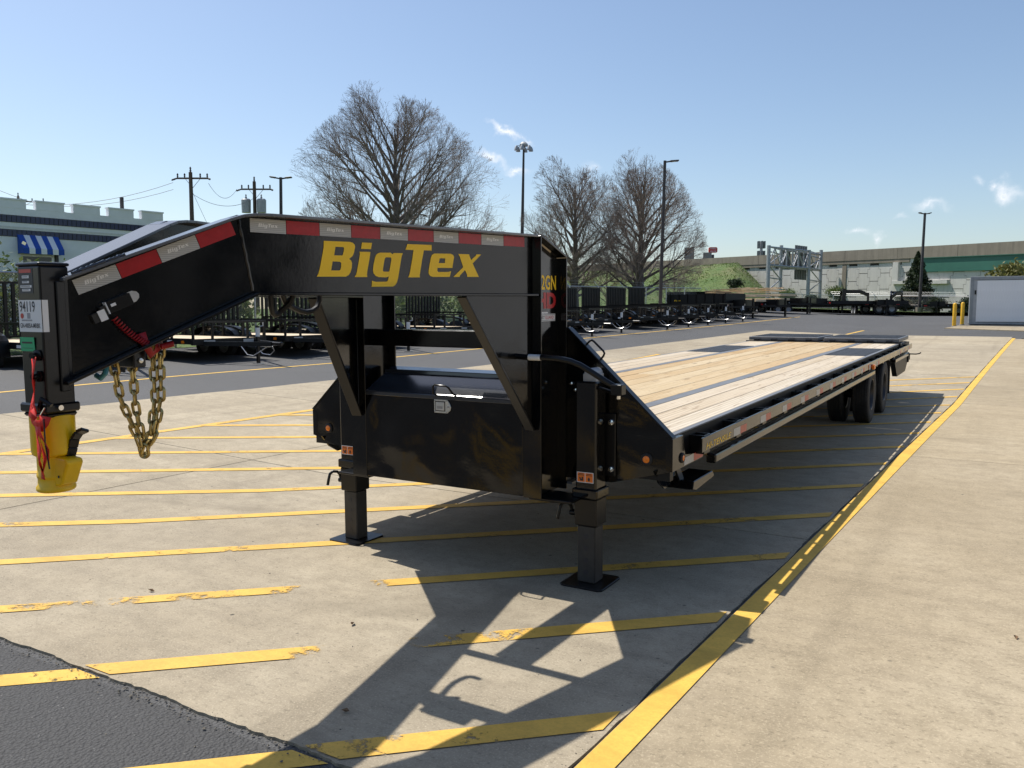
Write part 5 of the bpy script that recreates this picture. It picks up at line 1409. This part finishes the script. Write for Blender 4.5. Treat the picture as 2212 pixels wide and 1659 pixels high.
g = G(); g.box(xb + 1.0, xc + 6, -.16, .45, 5.36, 5.42); g.box(xb + 1.0, xc + 6, -.16, .45, 6.56, 6.615); g.build('girder_flange', 'girder_green', br)
G().box(xa - 60, xc + 6, .2, 14, 6.5, 6.6).build('deck_slab', 'parapet_concrete', br)
# embankment
g = G(); nx_, ny_ = 60, 14; re_ = random.Random(8)
for i in range(nx_ + 1):
    X = 700 + (1680 - 700) * i / nx_
    dtop = min(wd(X) - .3, 118)
    for j in range(ny_ + 1):
        t = j / ny_
        d = 66 + (dtop - 66) * t
        q = at(X, 640, d)
        ztop_ = 6.9 if X < 1592 else max(1.5, 6.9 - (X - 1592) / 84 * 4.3)
        z0 = 1.55
        s_ = min(1, max(0, (t - .12) / .80)); s_ = s_ * s_ * (3 - 2 * s_)
        g.v.append((q.x, q.y, z0 + (ztop_ - z0) * s_ + (re_.uniform(-.04, .04) if 0 < j < ny_ else 0)))
for i in range(nx_):
    for j in range(ny_):
        a = i * (ny_ + 1) + j; g.f.append((a, a + ny_ + 1, a + ny_ + 2, a + 1))
g.build('embankment', 'grass', None, True, kind='structure')
tuft = G()
for k in range(16000):
    X = re_.uniform(1180, 1676); t = re_.uniform(.10, .97)
    dtop = min(wd(X) - .3, 118); d = 66 + (dtop - 66) * t; q = at(X, 640, d)
    ztop_ = 6.9 if X < 1592 else max(1.5, 6.9 - (X - 1592) / 84 * 4.3)
    s_ = min(1, max(0, (t - .12) / .80)); s_ = s_ * s_ * (3 - 2 * s_); z = 1.55 + (ztop_ - 1.55) * s_
    a = re_.uniform(0, 6.28); h = re_.uniform(.04, .14); w = re_.uniform(.03, .08)
    o = Vector((q.x, q.y, z - .03)); e = Vector((math.cos(a), math.sin(a), 0)) * w
    tuft.add([o - e, o + e, o + Vector((re_.uniform(-.15, .15), re_.uniform(-.15, .15), h))], [(0, 1, 2)])
tuft.build('grass_tufts', 'grass_blade', None, recalc=False, kind='stuff')
o = bpy.data.objects['grass_tufts']; o['label'] = 'rough grass growing on the highway embankment'; o['category'] = 'grass'

# guard rail at the foot of the wall
q1, q2 = at(1690, 652, 72), at(2100, 655, 62)
gd = Vector((q2.x - q1.x, q2.y - q1.y, 0)); gl = gd.length
gr_ = thing('guard_rail', 'weathered steel guard rail in front of the retaining wall', 'guard rail', (q1.x, q1.y, 0), math.atan2(gd.y, gd.x))
g = G(); g.prism([(0, 0, 2.05), (0, -.06, 2.0), (0, 0, 1.92), (0, -.06, 1.83), (0, 0, 1.75), (0, .02, 1.75), (0, .02, 2.05)], (gl, 0, 0)); g.build('beam', 'guard_rail', gr_)
pmz = G().box(-.07, .07, .02, .2, 1.1, 2.02).mesh('post', 'guard_rail')
for k in range(int(gl / 2)): link('post', pmz, gr_, loc=(k * 2.0, 0, 0))
drape([[(-13, 60), (14, 60), (60, 78), (60, 130), (-40, 130)]], .25, 'far_verge', 'grass', kind='structure')

# sign gantry seen from behind
ga = thing('sign_gantry', 'grey steel lattice sign gantry seen from behind in front of the wall', 'gantry', (0, 0, 0))
def gp(X, Y, d): return at(X, Y, d)
tw = []
for X0, X1, d0, d1, yt in ((1661, 1688, 74, 78, 530), (1748, 1774, 79, 84, 540)):
    tops = []
    for X, d, yy in ((X0, d0, yt), (X1, d1, yt)):
        a = gp(X, yy, d); b = Vector((a.x, a.y, 1.4))
        G().tube([b, a], .17, 8).build('post', 'steel_grey', ga, True); tops.append(a)
    for k in range(4):
        z0, z1 = 2.2 + k * 1.15, 2.2 + (k + 1) * 1.15
        a, b = (tops[0], tops[1]) if k % 2 else (tops[1], tops[0])
        G().tube([Vector((a.x, a.y, z0)), Vector((b.x, b.y, z1))], .06, 6).build('tower_brace', 'steel_grey', ga, True)
        G().tube([Vector((a.x, a.y, z1)), Vector((b.x, b.y, z1))], .06, 6).build('tower_strut', 'steel_grey', ga, True)
    tw.append(tops)
zt_, zb_ = 7.2, 5.6
ch = []
for k in range(2):
    for z in (zt_, zb_):
        a, b = tw[0][k], tw[1][k]
        G().tube([Vector((a.x, a.y, z)), Vector((b.x, b.y, z))], .085, 6).build('chord', 'steel_grey', ga, True)
nb = 7
for k in range(2):
    for i in range(nb):
        a = tw[0][k].lerp(tw[1][k], i / nb); b = tw[0][k].lerp(tw[1][k], (i + 1) / nb)
        za_, zb2 = (zt_, zb_) if i % 2 else (zb_, zt_)
        G().tube([Vector((a.x, a.y, za_)), Vector((b.x, b.y, zb2))], .05, 5).build('truss_diagonal', 'steel_grey', ga, True)
        G().tube([Vector((b.x, b.y, zt_)), Vector((b.x, b.y, zb_))], .045, 5).build('truss_vertical', 'steel_grey', ga, True)
for i in range(nb + 1):
    a = tw[0][0].lerp(tw[1][0], i / nb); b = tw[0][1].lerp(tw[1][1], i / nb)
    for z in (zt_, zb_): G().tube([Vector((a.x, a.y, z)), Vector((b.x, b.y, z))], .05, 5).build('truss_tie', 'steel_grey', ga, True)
for i0, i1, z0, z1 in ((.12, .30, 5.5, 7.4), (.42, .72, 4.6, 7.9)):
    a = tw[0][1].lerp(tw[1][1], i0); b = tw[0][1].lerp(tw[1][1], i1); e = (b - a); e.z = 0; nn = Vector((-e.y, e.x, 0)).normalized() * .35
    sg = G().prism([Vector((a.x, a.y, z0)) + nn, Vector((b.x, b.y, z0)) + nn, Vector((b.x, b.y, z1)) + nn, Vector((a.x, a.y, z1)) + nn], nn * .15).build('sign_panel', 'sign_back', ga)
    for k in range(5):
        q = a.lerp(b, (k + .5) / 5) + nn * .9
        G().tube([Vector((q.x, q.y, z0)), Vector((q.x, q.y, z1))], .06, 4).build('sign_stiffener', 'sign_back', sg)
# cell tower, roadside signs
q = at(1645, 521, 140)
ctw = thing('cell_tower', 'distant cell tower with stacked antenna panels', 'tower', (q.x, q.y, 0))
G().tube([(0, 0, 0), (0, 0, q.z)], [.4, .22], 8).build('mast', 'steel_grey', ctw, True)
for z in (q.z - .6, q.z - 2.2, q.z - 3.8):
    for k in range(6 if z > q.z - 3 else 3):
        a = k * 2 * math.pi / 6; rr = .55 if z > q.z - 3 else .35
        G().box(math.cos(a) * rr - .12, math.cos(a) * rr + .12, math.sin(a) * rr - .12, math.sin(a) * rr + .12, z - .6, z + .6).build('antenna', 'sign_back', ctw)
q = at(1540, 540, 180)
sg = thing('restaurant_sign', 'red rounded sign on a pole beyond the highway', 'sign', (q.x, q.y, 0), R(30.8))
G().tube([(0, 0, 0), (0, 0, q.z - 1)], .3, 8).build('pole', 'pole_dark', sg, True)
rp_ = []
for cxx, czz, a0 in ((.62, .30, 0), (-.62, .30, 90), (-.62, -.30, 180), (.62, -.30, 270)):
    for k in range(4):
        a = R(a0 + k * 30); rp_.append((cxx + .30 * math.cos(a), -.25, q.z + czz + .28 * math.sin(a)))
G().prism(rp_, (0, .5, 0)).build('sign_face', 'sign_red', sg)
put('sign_lettering', text_mesh('golden', 1.3, .36, 'decal_white', .02), basis((-.65, -.262, q.z + .06), (1, 0, 0), (0, 0, 1)), sg)
put('sign_lettering', text_mesh('corral', 1.3, .36, 'decal_white', .02), basis((-.65, -.262, q.z - .42), (1, 0, 0), (0, 0, 1)), sg)
for X, Y, w, h, lab in ((1489, 548, 1.5, 1.9, 'grey back of a highway sign seen through bare twigs'), (1528, 556, 1.3, 1.5, 'small dark highway sign back left of the red sign')):
    q = at(X, Y, 128)
    s_ = thing('highway_sign', lab, 'sign', (q.x, q.y, 0), R(28))
    G().box(-w / 2, w / 2, 0, .08, q.z - h / 2, q.z + h / 2).build('panel', 'sign_back', s_)
    G().tube([(0, .15, 3), (0, .15, q.z)], .09, 6).build('post', 'steel_grey', s_, True)
# ------------------------------------------------------------------ trees
def tree_meshes(seed, h, spread, tr, mat_b='bark', mat_t='twig', nlimb=46, dens=1.0, low=.30):
    r = random.Random(seed)
    trunk, crown = G(), G()
    cz, up_, dn_ = low * h, (1 - low) * h, (low - .06) * h
    ph = [r.uniform(0, 6.3) for _ in range(4)]
    def reach(p, d):        # distance from p along d to the crown's uneven outline
        lo_, hi_ = 0.0, 3 * h
        for _ in range(18):
            m_ = (lo_ + hi_) / 2; q = p + d * m_
            a = math.atan2(q.y, q.x)
            k = 1 + .10 * math.sin(2 * a + ph[0]) + .08 * math.sin(3 * a + ph[1] + q.z * .5) + .07 * math.sin(q.z * 1.3 + ph[2] + 5 * a)
            vz = (q.z - cz) / (up_ if q.z > cz else dn_)
            if (q.x * q.x + q.y * q.y) / (spread * k) ** 2 + abs(vz / k) ** 1.9 < 1: lo_ = m_
            else: hi_ = m_
        return lo_
    def branch(p, d, L_, r0, lvl):
        n_ = {1: 8, 2: 5, 3: 3, 4: 2}[lvl]
        pts = [p.copy()]; rs = [r0]; q = p.copy(); dd = d.copy()
        wob = {1: .05, 2: .08, 3: .11, 4: .12}[lvl]
        for i in range(n_):
            q = q + dd * (L_ / n_)
            dd = (dd + Vector((r.uniform(-wob, wob), r.uniform(-wob, wob), r.uniform(-wob, wob) + (.022 if lvl == 1 else .012)))).normalized()
            pts.append(q.copy()); rs.append(max(.0040, r0 * (1 - .88 * (i + 1) / n_)))
        (trunk if lvl == 1 else crown).tube(pts, rs, 6 if lvl == 1 else (4 if lvl == 2 else 3), cap=False)
        if lvl >= 4: return
        cnt = {1: 17, 2: 7, 3: 4}[lvl]
        cnt = max(2, int(cnt * dens * (1 if lvl > 1 else min(1.25, L_ / (spread * .8) + .2))))
        for k in range(cnt):
            t = (r.uniform(.24, 1.0) ** .7) if k else 1.0
            f = t * n_; i = min(n_ - 1, int(f)); pp = pts[i].lerp(pts[i + 1], f - i)
            ax = (pts[i + 1] - pts[i]).normalized()
            perp = ax.cross(Vector((r.gauss(0, 1), r.gauss(0, 1), r.gauss(0, 1)))).normalized()
            ang = R(r.uniform(22, 46))
            nd = (ax * math.cos(ang) + perp * math.sin(ang) + Vector((0, 0, .05))).normalized()
            nl = L_ * {1: .42, 2: .46, 3: .52}[lvl] * r.uniform(.55, 1.15)
            nl = min(nl, reach(pp, nd) * 1.04 + .12)
            if nl < .08: continue
            branch(pp, nd, nl, max(.0046, rs[i] * .50), lvl + 1)
    top = h * .90; tp = []; trs = []
    for i in range(13):
        t = i / 12
        tp.append(Vector((r.uniform(-.05, .05) * t * h * .10, r.uniform(-.05, .05) * t * h * .10, -.3 + (top + .3) * t))); trs.append(tr * (1 - .94 * t ** .8) + .01)
    trs[0] *= 1.25
    trunk.tube(tp, trs, 10, cap=False)
    for k in range(nlimb):
        t = .10 + .74 * (k / nlimb) ** 1.15; z = t * h
        a = k * 2.39996 + r.uniform(-.4, .4)
        i = min(11, int((z + .3) / (top + .3) * 12)); pp = tp[i].lerp(tp[i + 1], (z + .3) / (top + .3) * 12 - i)
        el = R(14 + 52 * (t / .84) ** .85 + r.uniform(-12, 12))
        d = Vector((math.cos(a) * math.cos(el), math.sin(a) * math.cos(el), math.sin(el)))
        branch(pp, d, reach(pp, d) * r.uniform(.84, 1.0), max(.025, tr * (.38 - .28 * t) * r.uniform(.6, 1.3)), 1)
    return trunk.mesh('trunk', mat_b, True, False), crown.mesh('crown', mat_t, False, False)
def tree(name, label, X, d, meshes, scale=1.0, rz=0.0, base=None):
    p = on_ground(X, d); z = p.z if base is None else base
    t = thing(name, label, 'tree', (p.x, p.y, z), rz, 'bare trees along the fence'); t.scale = (scale,) * 3
    link('trunk', meshes[0], t); link('crown', meshes[1], t)
    return t
big = tree_meshes(21, 11.9, 5.5, .42, nlimb=60, dens=1.1, low=.27)
mid = tree_meshes(33, 8.7, 3.6, .32, nlimb=46, dens=1.0, low=.33)
mid2 = tree_meshes(57, 8.8, 4.3, .36, nlimb=50, dens=1.0, low=.30)
tree('bare_tree', 'tallest bare tree rising behind the middle of the neck', 858, 48, big, 1.0, .4)
tree('bare_tree', 'bare tree standing just right of the light mast', 1241, 52, mid, 1.0, 2.2)
tree('bare_tree', 'bare tree behind the tall single headed lamp post', 1381, 52, mid2, 1.0, 5.0)
sm = tree_meshes(44, 5.0, 2.3, .09, 'twig_brown', 'twig_brown', nlimb=26, dens=.8)
for X, d, sc, lab in ((1310, 58, .85, 'small brown sapling between the two right bare trees'), (1455, 60, .7, 'small brown sapling right of the tall lamp post'), (700, 56, 1.15, 'low bare sapling at the left foot of the tallest tree'), (1075, 90, 1.6, 'faint bare sapling left of the light mast'), (1180, 62, 1.1, 'low bare sapling right of the light mast base')):
    tree('bare_sapling', lab, X, d, sm, sc, X * .1)

def foliage(n_, rx, ry, rz, leaf, seed, shell=.55, cone=False):
    r = random.Random(seed); g = G()
    cl = [(Vector((r.gauss(0, 1), r.gauss(0, 1), r.gauss(0, 1))).normalized() * r.uniform(shell, 1.0), r.uniform(.12, .26)) for _ in range(60)]
    for k in range(n_):
        if cone:
            t = r.random() ** 1.6; a = r.uniform(0, 6.283)
            lobes = 1 + .20 * math.sin(a * 5 + t * 17) + .14 * math.sin(t * 42 + a * 2)
            rad = (1 - t) ** .85 * lobes * r.uniform(.45, 1.05); p = Vector((math.cos(a) * rad * rx, math.sin(a) * rad * ry, (t * 2 - 1) * rz))
        else:
            c_, s_ = cl[k % 60]; p = c_ + Vector((r.gauss(0, s_), r.gauss(0, s_), r.gauss(0, s_))); p = Vector((p.x * rx, p.y * ry, p.z * rz))
        u = Vector((r.gauss(0, 1), r.gauss(0, 1), r.gauss(0, 1))).normalized(); w = u.cross(Vector((r.gauss(0, 1), r.gauss(0, 1), r.gauss(0, 1)))).normalized()
        s2 = leaf * r.uniform(.6, 1.3)
        g.add([p - u * s2, p + w * s2 * .5, p + u * s2, p - w * s2 * .5], [(0, 1, 2, 3)])
    return g
stem_me = G().tube([(0, 0, 0), (.05, .02, .8), (0, .05, 1.4)], [.05, .04, .015], 6)
for k in range(5): stem_me.tube([(0, 0, .3), (math.cos(k * 1.3) * .5, math.sin(k * 1.3) * .5, 1.2)], [.025, .008], 4)
stem_me = stem_me.mesh('stem', 'bark', True, False)
sh_me = [foliage(4200, 1.5, 1.5, 1.15, .085, 60 + k, .35).mesh('foliage', 'leaf_green', recalc=False) for k in range(3)]
rs_ = random.Random(2)
HP = [(-18.9, -2.0), (-18.9, 1.2), (-19.2, 4.2), (-18.9, 6.8), (-19.1, 9.8), (-18.7, 13.5), (-18.6, 17.5), (-18.4, 20.0), (-18.3, 23.5), (-18.0, 28.0)]
WHERE = ['leftmost hedge shrub beyond the fence behind the coupler', 'second hedge shrub behind the fence left of the coupler', 'hedge shrub behind the fence at the yellow coupler', 'hedge shrub behind the fence next to the awning', 'hedge shrub behind the fence below the sloping neck', 'hedge shrub behind the fence under the neck bend', 'hedge shrub behind the fence by the conduit loops', 'hedge shrub behind the fence between the uprights', 'hedge shrub behind the fence right of the crossbeam', 'hedge shrub behind the fence near the lettered upright']
for k, (x, y) in enumerate(HP):
    t = thing('hedge_shrub', 'leafy green ' + WHERE[k], 'shrub', (x, y, zg(x, y)), k * 1.1, 'hedge shrubs beyond the fence')
    sc = rs_.uniform(.85, 1.15) * (1.15 if y < 8 else .85); t.scale = (sc, sc * 1.1, sc)
    link('foliage', sh_me[k % 3], t, loc=(0, 0, 1.25)); link('stem', stem_me, t)
ev_me = foliage(14000, 1.75, 1.75, 2.6, .13, 9, cone=True).mesh('crown', 'leaf_dark', recalc=False)
q = on_ground(1977, 66)
ev = thing('evergreen_tree', 'dark green evergreen in front of the wall by the green girder', 'tree', (q.x, q.y, 1.4)); ev.scale = (.78, .78, .86)
link('crown', ev_me, ev, loc=(0, 0, 3.0)); G().tube([(0, 0, 0), (0, 0, 3)], [.16, .06], 8).build('trunk', 'bark', ev, True)
bs_me = foliage(2600, 1.0, 1.0, .8, .10, 19, .3).mesh('foliage', 'leaf_dark', recalc=False)
bo_me = foliage(2600, 1.0, 1.0, .8, .10, 29, .3).mesh('foliage', 'leaf_olive', recalc=False)
bg_me = foliage(2600, 1.0, 1.0, .8, .09, 39, .3).mesh('foliage', 'leaf_green', recalc=False)
for X, Y, d, sc, me, lab in ((1587, 613, 72, .70, bs_me, 'dark round shrub on the grassy embankment'), (2183, 597, 58, 1.25, bo_me, 'olive yellow tree top above the white container'),
                             (1806, 634, 73, .85, bg_me, 'light green shrub at the wall above the far gooseneck'), (1700, 640, 70, .8, bg_me, 'low green shrub at the left leg of the gantry'),
                             (1752, 648, 72, .7, bs_me, 'dark shrub below the right leg of the gantry'), (2022, 655, 62, .7, bs_me, 'dark shrub low beside the evergreen'), (2095, 655, 58, .65, bs_me, 'dark shrub behind the yellow bollards'),
                             (1462, 655, 60, .55, bg_me, 'small green bush behind the parked row near the dump trailer')):
    q = at(X, Y, d)
    t = thing('shrub', lab, 'shrub', (q.x, q.y, q.z - .8 * sc), X * .3, 'shrubs along the highway'); t.scale = (sc, sc, sc)
    link('foliage', me, t, loc=(0, 0, .8)); link('stem', stem_me, t)

# ------------------------------------------------------------------ unseen building, added east of the apron for the glossy neck to reflect
db = thing('mirrored_building', 'unseen building added for the black neck to reflect, pale wall and dark glazed front', 'building', (16.5, 0, 0))
G().box(0, 12, 3.4, 34, 0, 5.4).build('wall', 'white_block', db)  # pale half, added for a grey reflection in the right of the neck
G().box(0.3, 12, -30, 3.39, 0, 5.4).build('dark_wing', 'black_frame', db)  # dark half, added for a black reflection in the left of the neck
for k in range(12):  # added glazing, part of the dark reflected half
    w_ = G().box(.2, .3, -28 + k * 2.6, -28 + k * 2.6 + 2.45, .3, 4.6).build('window', 'alu_frame', db)
    G().box(.18, .2, -27.9 + k * 2.6, -27.9 + k * 2.6 + 2.25, .4, 4.5).build('pane', 'window_dark', w_)
G().box(-.3, 12.2, -30.2, 34.2, 5.4, 5.75).build('roof', 'steel_grey', db)
